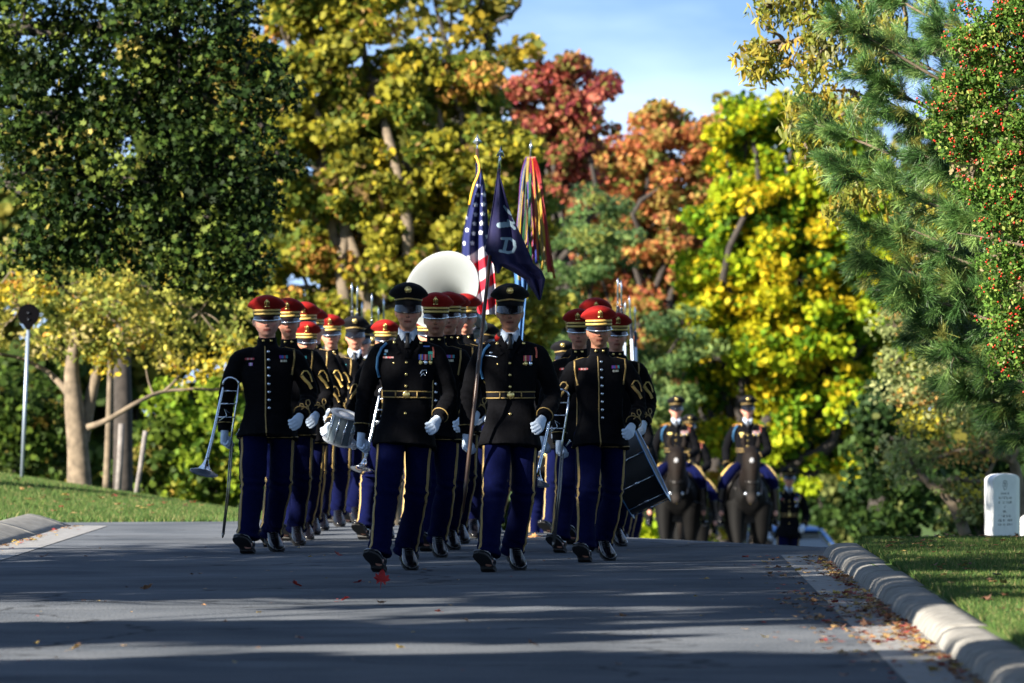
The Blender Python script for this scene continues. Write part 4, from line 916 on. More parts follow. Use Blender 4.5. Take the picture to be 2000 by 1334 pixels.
# ---- street trees left of the frame: they throw the shade across the road
def shade_tree(label, X, Y, blobs, seed, dens=38, z0=0):
    root = empty('shade_tree', (X, Y, gz(X, Y))); tag(root, label, 'tree', 'street trees left of the road')
    rs = np.random.RandomState(seed); rr = random.Random(seed); tb = MB(); limb(tb, (0, 0, -.1), (0, 0, 3.0), .26, .2, rr, .03, 10)
    Cs = []; Ks = []; pc = np.array([p[0] for p in OAK])
    for (x, y, z, r) in blobs:
        c = np.array((x, y, z)); limb(tb, (0, 0, 2.6), c, .12 if r > .7 else .03, .03 if r > .7 else .008, rr, .1)
        nc = max(3, int(3.0*(r/.45)**2))
        for i in range(nc):
            d = rs.normal(size=3); d /= np.linalg.norm(d); q = c+d*r*rs.uniform(.1, 1)**.5; cs = rs.uniform(.25, .55) if r > .7 else rs.uniform(.18, .34)
            if i < 6: limb(tb, c, q, .03, .01, rr, .1, 4, 3)
            e = rs.normal(size=(dens, 3)); e /= np.linalg.norm(e, axis=1)[:, None]; Cs.append(q+e*(cs*rs.uniform(.1, 1, dens)**.5)[:, None]); Ks.append(pc[rs.choice(len(pc), dens)])
    tb.build('trunk', M_bark_d, root); leaves('crown', np.concatenate(Cs), .15, 'lobed', np.concatenate(Ks), root, .2, rs)
shade_tree('dense street tree left of the marching officers', -10.5, 32.4,
           [(0, -3.6, 5.9, 1.5), (1, -2.5, 4.6, 1.4), (0, -1.2, 6.2, 1.9), (1, .2, 4.6, 1.7), (0, 1.6, 6.0, 1.9), (1, 3.0, 4.4, 1.6), (0, 3.6, 6.4, 1.7), (0, -2.6, 7.6, 1.6), (0, .8, 7.8, 1.7), (0, 4.6, 5.4, 1.4), (.5, 2.6, 7.8, 1.5), (2, 0, 3.4, 1.1), (2, 2, 3.3, 1.1), (2, 4.4, 3.3, 1.1), (-1, -1, 8.8, 1.4), (0, -5.4, 7.6, 1.4), (0, .9, 9.3, 1.1), (0, 2.5, 9.2, 1.1), (0, 3.8, 8.6, 1.0)], 91)
def casters():
    rr = random.Random(31); out = []
    def stroke(px0, py0, px1, py1, r, gap=.12, dpx=80):
        n = max(2, int(abs(px1-px0)/dpx))
        for k in range(n+1):
            if rr.random() < gap: continue
            px = px0+(px1-px0)*k/n+rr.uniform(-25, 25); py = py0+(py1-py0)*k/n+rr.uniform(-3, 3); D = 13000/(py-HY); x = (px-1000)*D/FS
            xc = -9.5+rr.uniform(-1.3, 1.3); t = (x-xc)/(-SAZ[0]); out.append((xc, D+SAZ[1]*t, t*math.tan(SEL), r*rr.uniform(.8, 1.2)))
    stroke(-80, 1148, 2000, 1150, .55); stroke(-80, 1133, 2000, 1136, .6); stroke(200, 1160, 2000, 1172, .35, .25); stroke(850, 1178, 1950, 1188, .45); stroke(1150, 1200, 1950, 1208, .5, .08); stroke(-80, 1118, 1200, 1120, .6); stroke(-60, 1104, 300, 1104, .5)
    stroke(-80, 1224, 1250, 1226, .36, .1); stroke(-80, 1241, 900, 1243, .34, .2); stroke(-80, 1262, 250, 1262, .3, .3); stroke(500, 1250, 1150, 1252, .22, .3)
    stroke(300, 1288, 1500, 1286, .28, .3); stroke(-60, 1300, 1900, 1302, .32, .2); stroke(-60, 1322, 1950, 1324, .34, .15); stroke(-60, 1345, 1950, 1345, .36, .2); stroke(1780, 1310, 2080, 1300, .4, .1); stroke(-60, 1372, 1950, 1372, .4, .2)
    return out
for k, (lo, hi, lb) in enumerate([(24.5, 40, 'street tree left of the near road'), (19.5, 24.5, 'second nearest street tree left of the road'), (5, 19.5, 'nearest street tree left of the road')]):
    bl = [b for b in casters() if lo <= b[1] < hi]
    if bl: 
        yc = sum(b[1] for b in bl)/len(bl); shade_tree(lb, -9.5, yc, [(b[0]+9.5, b[1]-yc, b[2]-gz(-9.5, yc), b[3]) for b in bl], 120+k, 60)
# avenue trees added unseen overhead and to the sides to block skylight above the column
def occluder(label, X, Y, blobs, seed):
    root = empty('occluder_tree', (X, Y, gz(X, Y))); tag(root, label, 'tree', 'tall avenue trees added unseen over the road to block skylight')
    rs = np.random.RandomState(seed); rr = random.Random(seed); tb = MB(); limb(tb, (0, 0, -.1), (0, 0, 7.0), .34, .26, rr, .02, 10)
    Cs = []; Ks = []; pc = np.array([p[0] for p in OAK])
    for (x, y, z, r) in blobs:
        c = np.array((x, y, z)); limb(tb, (0, 0, 6.5), c, .16, .05, rr, .1)
        n = int(420*r*r); e = rs.normal(size=(n, 3)); e /= np.linalg.norm(e, axis=1)[:, None]; e[:, 2] *= .5
        Cs.append(c+e*(r*rs.uniform(.1, 1, n)**.4)[:, None]); Ks.append(pc[rs.choice(len(pc), n)])
    tb.build('trunk', M_bark_d, root); leaves('crown', np.concatenate(Cs), .34, 'lobed', np.concatenate(Ks), root, .2, rs)
for i, (X, Y) in enumerate([(8.5, 14), (8.8, 27), (9.2, 39), (9, 2), (-13, 6)]):
    s_ = -1 if X > 0 else 1
    occluder(['avenue tree added unseen right of the nearest road', 'avenue tree added unseen right of the lower road', 'avenue tree added unseen right of the marching column', 'avenue tree added unseen right of the camera', 'avenue tree added unseen left of the camera'][i], X, Y,
           [(0, 0, 11.5, 4.0), (s_*4.5, 1, 10.8, 3.2), (s_*8, -1, 11.0, 3.2), (0, 4, 11.5, 3.2), (0, -4, 11, 3.2), (s_*4, 5, 12, 3.0), (s_*4, -5, 12, 3.0), (s_*8, 4.5, 12, 2.8)], 200+i)
# ============================================================ THE MARCHING UNIT
OFF = 'officers at the head of the column'; BAND = 'band members in red caps'; RIF = 'soldiers in black caps behind the band'
person(788, 38.0, 1.872, 'offA', 'front left officer in black coat with three medals and no flag in hand', OFF, dict(kind='service', skin='a', deco=1, seed=1))
person(1000, 38.0, 1.865, 'offB', 'officer in black coat with two medals gripping the pole of the dark blue guidon', OFF, dict(kind='service', skin='b', wide=1.03, deco=0, seed=1))
kA = dict(kind='band', skin='c', wide=1.10, seed=2); kB = dict(kind='band', skin='b', wide=1.0, deco=1, seed=4); kC = dict(kind='band', skin='a', wide=.97, seed=2)
person(528, 42.4, 1.865, 'bandA', 'stout band member in red cap at the left front holding a trombone upright', BAND, kA, wx=1.10)
person(572, 44.2, 1.875, 'bandC', 'band member with gold sleeve chevron directly behind the stout trombonist', BAND, kC)
person(592, 46.0, 1.72, 'bandB', 'short band member with low red cap in the left file', BAND, kB)
person(602, 47.6, 1.90, 'bandC', 'tall band member third along the left file', BAND, kC)
person(620, 49.2, 1.88, 'bandA', 'band member with sunlit red cap left of the last face in the left file', BAND, kA)
person(653, 50.6, 1.84, 'bandC', 'band member with sunlit face holding the tilted drum at the left file end', BAND, kC)
person(848, 41.0, 1.86, 'bandB', 'lean band member in red cap marching between the two officers', BAND, kB)
person(874, 43.0, 1.90, 'bandC', 'band member whose red cap overlaps right behind the lean man between the officers', BAND, kC)
person(893, 44.8, 1.92, 'bandA', 'third band member of the middle file, face hidden by the caps before him', BAND, kA, wx=.98)
person(916, 46.6, 1.95, 'bandC', 'tall band member in bright red cap left of the striped flag', BAND, kC)
person(936, 52.0, 1.82, 'bandB', 'band member with low red cap left of the guidon pole', BAND, kB)
person(958, 53.2, 1.81, 'bandC', 'band member with low red cap right of the guidon pole', BAND, kC)
person(1178, 40.2, 1.755, 'bandB', 'band member in red cap at the right front with trombone at his side', BAND, kB, wx=1.05)
person(1137, 42.6, 1.77, 'bandC', 'smiling band member in red cap peering left from behind the right front trombonist', BAND, kC)
person(1154, 45.0, 1.89, 'bandA', 'tallest red cap standing above the two right front men', BAND, kA)
person(1203, 44.0, 1.76, 'bandC', 'band member carrying the black bass drum behind the right front trombonist', BAND, kC)
person(829, 47.6, 1.80, 'bandC', 'sousaphone player hidden behind the front officer and the lean band man', BAND, kC)
person(748, 46.4, 1.74, 'bandB', 'trombone player mostly hidden behind the medalled officer', BAND, kB)
kS = dict(kind='service', skin='a', seed=1, deco=0); kS2 = dict(kind='service', skin='c', seed=1, deco=1)
for px, D, h, k, lb in [(688, 53.0, 1.88, 0, 'black capped soldier with sunlit face right of the last red cap'), (708, 55.0, 1.90, 1, 'black capped soldier behind the two leftmost rifles'),
                        (728, 57.0, 1.90, 0, 'black capped soldier behind the third rifle from the left'), (742, 59.0, 1.89, 1, 'black capped soldier behind the rifle nearest the medalled officer'),
                        (944, 48.4, 1.74, 0, 'colour bearer hidden under the striped flag behind the guidon pole'), (1004, 48.8, 1.72, 1, 'colour bearer hidden behind the guidon officer under the streamers'),
                        (966, 56.0, 1.86, 1, 'black capped soldier glimpsed between the striped flag and the guidon officer'),
                        (1108, 50.0, 1.66, 0, 'black capped soldier half seen left of the smiling band member'), (1214, 54.0, 1.66, 1, 'black capped rifleman behind the right front trombonist'), (1222, 57.0, 1.64, 0, 'black capped rifleman at the back of the right file'),
                        (1234, 60, 1.6, 1, 'black capped rifleman furthest right in the back rank'),
                        (1062, 64.0, 1.80, 0, 'far soldier, only gloves and trousers showing between the guidon officer and right trombonist')]:
    person(px, D, h, 'svc%d' % k, lb, RIF, (kS, kS2)[k])
person(1538, 88, 1.88, 'svc1', 'lone soldier in black coat walking beside the right horse', 'soldiers on foot near the horses', kS2)
# ------------------------------------------------------------ rifles
def rifle(px0, py0, D, lb, tilt=0.0):
    top = P(px0, py0, D); root = empty('rifle', top); tag(root, lb, 'rifle', 'rifles with bayonets held upright')
    m = Euler((R(4), R(tilt), 0)).to_matrix()
    T = lambda x, y, z: m @ Vector((x, y, z))
    b = MB(); b.tube([T(0, 0, -.26), T(0, 0, -.80)], .015, 8); b.tube([T(0, -.012, -.34), T(0, -.012, -.75)], .007, 6); b.box(T(0, -.012, -.30), (.004, .012, .018)); b.build('barrel', M_gun, root)
    y = MB(); y.tube([T(0, .018, 0), T(0, .018, -.04), T(0, .018, -.24)], [(.002, .002), (.009, .012), (.010, .013)], 6); y.box(T(0, .010, -.262), (.007, .022, .006)); y.build('bayonet', M_silver, root)
    w_ = MB(); w_.tube([T(0, .004, -.45), T(0, .006, -.8), T(0, .010, -1.0), T(0, .02, -1.1), T(0, .045, -1.30), T(0, .05, -1.36)], [(.018, .024), (.022, .03), (.022, .032), (.018, .024), (.022, .055), (.022, .06)], 10); w_.build('stock', M_wood, root)
    g = MB(); g.tube([T(0, -.03, -.92), T(0, -.065, -.95), T(0, -.06, -1.02), T(0, -.02, -1.04)], .004, 6); g.box(T(0, -.06, -.86), (.014, .035, .045)); g.build('magazine', M_gun, root)
    s = MB(); s.tube([T(0, -.03, -.42), T(0, -.055, -.8), T(0, -.03, -1.25)], [(.012, .002)]*3, 6); s.build('sling', M_white, root)
for px, py, D, lb, t in [(687, 552, 53, 'leftmost rifle with silver bayonet rising over the black caps', -1), (698, 558, 55, 'second rifle from the left, its tip just below the first', 1.2), (726, 573, 57, 'third rifle from the left behind the medalled officer', .3), (749, 582, 58, 'rifle closest to the left officer\'s cap', -.4),
                         (1207, 543, 54, 'tallest rifle at the right rear, silver bayonet tip', .3), (1213, 548, 55, 'rifle just right of the tallest one at the right rear', -1.2), (1229, 578, 57, 'leaning rifle second from the right at the right rear', -3), (1240, 598, 60, 'rightmost rifle of the right rear group', -1), (707, 590, 59, 'short looking rifle between the second and third on the left', .6), (739, 600, 61, 'lowest rifle between the third one and the officer\'s cap', .2), (1221, 588, 59, 'dark rifle standing between the leaning one and the tallest on the right', .5)]:
    rifle(px, py, D, lb, t)
# ------------------------------------------------------------ trombones
def trombone(X, D, gz0, sc, lb, first=[None]):
    loc = (X, D, gz0)
    if first[0] is None:
        root = empty('trombone'); s = 268.0
        Q = lambda px, py, dy=0: Vector(((px-528)/s, dy, .0+(1078-py)/s))
        bl = MB(); path = cr_spline([Q(407, 898, -.16), Q(420, 845, -.13), Q(431, 790, -.10), Q(438, 757, -.07)], 6)
        n = len(path); bl.tube(path, list(np.linspace(.014, .008, n)), 10)
        arc = [Q(452.5+15.5*math.cos(a), 752-14*math.sin(a), -.05) for a in np.linspace(math.pi, 0, 11)]; bl.tube(arc, .0085, 10)
        bl.tube([Q(468, 752, -.05), Q(463, 790, -.045), Q(455, 840, -.04), Q(452, 870, -.03)], .0075, 10)
        for py, a, b in ((764, 438, 466), (789, 434, 462), (815, 428, 459)): bl.tube([Q(a, py, -.07), Q(b, py, -.05)], .0055, 6)
        bl.tube([Q(430, 822, -.06), Q(445, 812, -.07), Q(440, 800, -.07), Q(450, 806, -.06)], .004, 6)
        bl.build('tubing', M_silver, root)
        d = (Q(402, 918, -.19)-Q(410, 880, -.15)).normalized(); c = Q(407, 898, -.16); q = d.to_track_quat('Z', 'Y').to_euler()
        be = MB(); be.lathe([(.014, -.01), (.020, .02), (.034, .05), (.062, .078), (.098, .094), (.106, .097), (.104, .099), (.060, .082), (.032, .053), (.017, .02), (.01, -.01)], c, 1, 1, 32, q); be.build('bell', M_chrome, root)
        sl = MB(); sl.tube([Q(452, 865, -.03), Q(446, 950, -.03), Q(436, 1043, -.03)], .0055, 8); sl.tube([Q(456, 865, -.06), Q(450, 950, -.06), Q(439, 1043, -.06)], .0055, 8)
        sl.tube([Q(436, 1040, -.03), Q(436.5, 1048, -.045), Q(439, 1040, -.06)], .007, 8); sl.tube([Q(452, 880, -.03), Q(455, 880, -.06)], .004, 6); sl.build('slide', M_gun if False else mat('dark_silver', (.22, .21, .19), .3, .9), root)
        mpc = MB(); mpc.lathe([(.005, 0), (.006, .03), (.012, .05), (.013, .055)], Q(462, 850, -.02), rot=Euler((R(20), R(40), 0)), seg=12); mpc.build('mouthpiece', M_silver, root)
        first[0] = root; r = root
    else: r = copy_tree(first[0])
    r.location = loc; r.scale = (sc, sc, sc); tag(r, lb, 'trombone', 'trombones carried at the side'); return r
trombone((528-1000)*42.4/FS, 42.36, 0, 1.0, 'silver trombone carried bell down by the stout man at the left front')
trombone(.60, 40.1, 0, .93, 'silver trombone beside the right front man, its loops against his sleeve')
trombone((820-1000)*46.2/FS, 46.2, 0, .95, 'silver trombone bell peeking out left of the medalled officer')
# ------------------------------------------------------------ sousaphone
root = empty('sousaphone', P(860, 620, 47.2)); tag(root, 'big white sousaphone bell rising behind the left officer', 'sousaphone'); O = root.location
nrm = Vector((-.42, -.84, .34)).normalized(); C = P(862, 566, 47.0)-O
q = nrm.to_track_quat('Z', 'Y').to_euler()
b = MB(); b.lathe([(.035, -.62), (.042, -.50), (.055, -.38), (.078, -.26), (.115, -.16), (.175, -.08), (.26, -.02), (.318, .0), (.330, .004), (.334, .0), (.330, -.006), (.26, -.03), (.180, -.09), (.12, -.17), (.084, -.27), (.06, -.39)][::-1], C, 1, 1, 48, q, capb=False, capt=False)
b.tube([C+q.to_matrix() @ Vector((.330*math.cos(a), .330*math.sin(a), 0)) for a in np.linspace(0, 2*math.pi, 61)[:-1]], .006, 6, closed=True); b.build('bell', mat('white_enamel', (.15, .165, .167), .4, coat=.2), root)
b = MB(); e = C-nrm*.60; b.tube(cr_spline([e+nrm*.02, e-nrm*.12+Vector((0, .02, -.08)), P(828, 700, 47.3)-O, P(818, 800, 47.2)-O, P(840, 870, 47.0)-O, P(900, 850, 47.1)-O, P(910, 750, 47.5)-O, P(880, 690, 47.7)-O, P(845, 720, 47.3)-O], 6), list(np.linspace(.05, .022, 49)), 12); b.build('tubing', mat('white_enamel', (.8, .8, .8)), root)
# ------------------------------------------------------------ drums
def drum(name, lb, loc, rot, r, h, shell, hoop, head):
    root = empty(name, loc); root.rotation_euler = rot; tag(root, lb, 'drum')
    b = MB(); b.lathe([(r, -h/2), (r, h/2)], seg=40, capb=False, capt=False); b.build('shell', shell, root)
    for s in (-1, 1):
        b = MB(); b.lathe([(r-.004, s*(h/2-.004)-.002), (r-.004, s*(h/2-.004)+.002)], seg=40); b.build('drum_head', head, root)
        b = MB(); b.tube([(r*1.02*math.cos(a), r*1.02*math.sin(a), s*h/2) for a in np.linspace(0, 2*math.pi, 41)[:-1]], [(.006, .030)]*40, 6, up=(0, 0, 1), closed=True); b.build('hoop', hoop, root)
    for k in range(10):
        a = 2*math.pi*k/10; b = MB(); b.tube([(r*1.03*math.cos(a), r*1.03*math.sin(a), -h/2), (r*1.03*math.cos(a), r*1.03*math.sin(a), h/2)], .0045, 6); b.box((r*1.02*math.cos(a), r*1.02*math.sin(a), 0), (.008, .008, .02)); b.build('tension_rod', M_silver, root)
    return root
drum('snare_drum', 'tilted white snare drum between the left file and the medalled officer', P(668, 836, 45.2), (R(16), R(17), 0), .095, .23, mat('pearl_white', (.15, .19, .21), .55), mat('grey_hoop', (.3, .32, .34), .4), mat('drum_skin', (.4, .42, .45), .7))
drum('bass_drum', 'black bass drum hanging behind the right front trombonist', P(1236, 918, 43.4), (R(4), R(64), R(0)), .30, .30, mat('black_lacquer', (.004, .004, .005), .5), mat('steel_blue_hoop', (.05, .14, .28), .25, .5), mat('black_drum_head', (.004, .004, .005), .7))
# ------------------------------------------------------------ guidon
def cloth(name, rows, D, nx, folds, colf, parent, O, th=.004, amp=.03, m=None, step=1.6):
    """rows: (py, pxl, pxr); surface hangs between the two edges; colf(px,py)->linear colour"""
    rows = sorted(rows); py = np.array([r[0] for r in rows]); L = [r[1] for r in rows]; Rr = [r[2] for r in rows]
    ny = int((py[-1]-py[0])/step); V = []; K = []
    for j in range(ny+1):
        y = py[0]+(py[-1]-py[0])*j/ny; l = np.interp(y, py, L); r = np.interp(y, py, Rr)
        for i in range(nx+1):
            u = i/nx; x = l+(r-l)*u; p = P(x, y, D)-O; g = min(1, j/ny*3)
            p = p+Vector((0, amp*g*math.sin(folds*u*2*math.pi+j/ny*2.2)+.3*amp*math.sin(j/ny*9+u*5), 0)); V.append(p); K.append(colf(x, y, u, j/ny))
    n = len(V); F = [(j*(nx+1)+i, j*(nx+1)+i+1, (j+1)*(nx+1)+i+1, (j+1)*(nx+1)+i) for j in range(ny) for i in range(nx)]
    o = fast(name, [tuple(v) for v in V], F, m or mat('flag_cloth', (.5, .5, .5), .8, attr=True, transl=.25), parent, C=np.array(K), smooth=True)
    md = o.modifiers.new('thick', 'SOLIDIFY'); md.thickness = th; return o
gr = empty('guidon', P(903, 1003, 38.1)); O = gr.location; tag(gr, 'dark blue swallow-tailed guidon with crossed rifles and the letter D on a brown pole', 'guidon flag')
DG = 37.66
pole = MB(); A = P(904, 1003, 37.72)-O; B = P(975, 330, 37.72)-O; pole.tube([A, A.lerp(B, .08), A.lerp(B, .2), B], [.006, .013, .0135, .0115], 10); pole.build('pole', M_staff, gr)
b = MB(); a0 = P(974.5, 336, 37.72)-O; a1 = P(976.5, 308, 37.72)-O; b.tube([a0, a1, a1+Vector((.001, 0, .02))], [.012, .008, .006], 10); b.build('ferrule', M_silver, gr)
b = MB(); b.prism([(0, .088), (.010, .05), (.026, .018), (.026, .006), (.006, .018), (.004, 0), (-.004, 0), (-.006, .018), (-.026, .006), (-.026, .018), (-.010, .05)][::-1], .006, Matrix.Translation(P(977, 309, 37.72)-O) @ Euler((R(90), R(5), 0)).to_matrix().to_4x4()); b.build('spearhead', M_silver, gr)
NV = (.0055, .0055, .055)
rows = [(335, 971, 974), (360, 968, 982), (400, 962, 993), (425, 958, 1001), (470, 951, 1023), (490, 947, 1031), (500, 960, 1036), (515, 970, 1041), (530, 1000, 1058), (545, 1026, 1064), (565, 1040, 1060), (586, 1053, 1055)]
GL = [((984, 403), (997, 416), 2.6), ((997, 416), (1012, 431), 2.2), ((984, 403), (978, 409), 0), ((1012, 432), (998, 437), 2.6), ((998, 437), (976, 440), 5.2), ((993, 430), (1006, 446), 2.6), ((1003, 425), (1009, 436), 2.4),
      ((984, 490), (989, 467), 3.2), ((980, 466), (997, 466), 2.8), ((997, 466), (1005, 472), 2.9), ((1005, 472), (1007, 482), 3.1), ((1007, 482), (1002, 491), 2.9), ((1002, 491), (992, 494), 2.8), ((992, 494), (977, 490), 2.8)]
def gcol(x, y, u, v):
    for (ax, ay), (bx, by), r in GL:
        t = max(0, min(1, ((x-ax)*(bx-ax)+(y-ay)*(by-ay))/((bx-ax)**2+(by-ay)**2)))
        if math.hypot(x-ax-t*(bx-ax), y-ay-t*(by-ay)) < r: return (.30, .42, .52)
    return NV
fl = cloth('flag', rows, DG, 110, 1.6, gcol, gr, O, .004, .028, step=1.0)
flap = cloth('flag_tail', [(470, 951, 985), (490, 948, 992), (505, 957, 986), (520, 966, 980), (534, 972, 974)], DG+.05, 14, .8, lambda x, y, u, v: NV, gr, O, .004, .012)
# ------------------------------------------------------------ national flag
fr = empty('national_flag', P(940, 900, 48.2)); O = fr.location; tag(fr, 'red white and blue flag with stars and stripes and gold fringe hanging behind the guidon', 'flag'); DF = 48.1
b = MB(); b.tube([P(946, 960, DF)-O, P(932, 290, DF)-O], [.016, .013], 10); b.build('staff', M_staff, fr)
b = MB(); b.tube([P(931, 306, DF)-O, P(932, 284, DF)-O], [.012, .006], 8); b.prism([(0, .10), (.012, .066), (.040, .030), (.012, .012), (.005, 0), (-.005, 0), (-.012, .012), (-.040, .030), (-.012, .066)][::-1], .008, Matrix.Translation(P(932.5, 285, DF)-O) @ Euler((R(90), 0, 0)).to_matrix().to_4x4()); b.build('spearhead', M_silver, fr)
stars = [(935, 363), (933, 381), (929, 400), (944, 399), (928, 419), (943, 418), (926, 437), (941, 436), (913, 449), (924, 456), (939, 454), (907, 475), (922, 475), (910, 425), (951, 462), (945, 380)]
def fcol(x, y, u, v):
    e = 506-(x-905)*.62
    if y < e:
        for sx, sy in stars:
            dx = (x-sx)/4.0; dy = (y-sy)/4.6; r = math.hypot(dx, dy); a = math.atan2(dx, -dy)
            if r < .62+.38*abs(math.cos(2.5*a))**1.5 and y < e-3: return (.75, .78, .85)
        return (.006, .013, .095)
    k = int(((y-e)+(x-905)*.0)/21.5)
    return ((.52, .50, .56), (.50, .008, .03))[k % 2]
rows = [(318, 929, 936), (340, 929, 942), (365, 925, 947), (400, 916, 951), (430, 909, 953), (465, 903, 957), (500, 902, 962), (530, 905, 966), (560, 912, 968), (590, 920, 969), (614, 930, 969)]
cloth('flag', rows, DF-.08, 70, 2.2, fcol, fr, O, .004, .035)
b = MB(); b.tube([P(x, y, DF-.14)-O for x, y in ((928, 304), (932, 310), (936, 322), (936, 335), (932, 347), (926, 360), (921, 378), (917, 400))], [(.010, .008)]*8, 8); b.build('gold_fringe', mat('fringe', (.75, .40, .03), .7), fr)
# ------------------------------------------------------------ streamers
sr = empty('streamer_flag', P(1015, 900, 48.6)); O = sr.location; tag(sr, 'furled flag topped by a thick bunch of many-coloured battle streamers', 'flag'); DS = 48.6
b = MB(); b.tube([P(1000, 960, DS+.15)-O, P(1036, 305, DS)-O], [.016, .013], 10); b.build('staff', M_staff, sr)
b = MB(); b.tube([P(1035.5, 312, DS)-O, P(1037, 286, DS)-O, P(1037, 272, DS)-O], [.010, .005, .001], 8); b.prism([(0, .07), (.010, .04), (.018, .02), (.004, 0), (-.004, 0), (-.018, .02), (-.010, .04)][::-1], .008, Matrix.Translation(P(1037, 292, DS)-O) @ Euler((R(90), 0, 0)).to_matrix().to_4x4()); b.build('spearhead', M_silver, sr)
SC = [(.03, .015, .36), (.01, .12, .07), (.50, .01, .02), (.62, .40, .02), (.02, .04, .42), (.40, .32, .12), (.55, .02, .01), (.62, .44, .04), (.24, .02, .20), (.55, .46, .05), (.04, .16, .42)]
rr = random.Random(8)
for i in range(24):
    u = i/23; bx_ = 1003+78*u+rr.uniform(-4, 4); by = 478+62*u**.8+rr.uniform(-16, 12) if u > .25 else 470+rr.uniform(-30, 50)+40*u
    tx = 1029+15*u; t0 = P(tx, 306, DS-.05)-O; dd = rr.uniform(-.12, .02)
    pts = cr_spline([t0, P(tx+(bx_-tx)*.22-4+8*u, 345, DS+dd*.4)-O, P(tx+(bx_-tx)*.62+rr.uniform(-4, 4), 420, DS+dd+rr.uniform(-.1, .1))-O, P(bx_, by, DS+dd)-O], 6)
    b = MB(); cm = dict(P=(.10, .008, .10), B=(.008, .02, .20), Y=(.34, .22, .01), G=(.006, .07, .025), R=(.30, .005, .008), C=(.26, .20, .09), L=(.03, .09, .22)); c1 = cm['PBLYPGYBRYGPRYBRGYCRYGRR'[i]]; c2 = cm['BLYYBGCPRYGRRPBYGYCRYGRY'[i]]; wv = rr.uniform(-.4, .4)
    for off, cc in ((-.0065, c1), (0, c2), (.0065, c1)):
        b.cur = cc; b.tube([p+Vector((off, 0, 0)) for p in pts], [(.0036, .0025)]*len(pts), 4, up=(1, wv, 0))
    b.build('streamer', M_paint, sr, True, colors=True)
cloth('flag', [(505, 1000, 1026), (530, 1004, 1030), (560, 1006, 1030), (600, 1004, 1026), (680, 1000, 1020)], DS+.02, 16, 2.5, lambda x, y, u, v: ((.05, .17, .40), (.60, .44, .04), (.04, .10, .30), (.10, .2, .4))[int(u*3.9)] if y < 548 else (.05, .15, .36), sr, O, .004, .03)
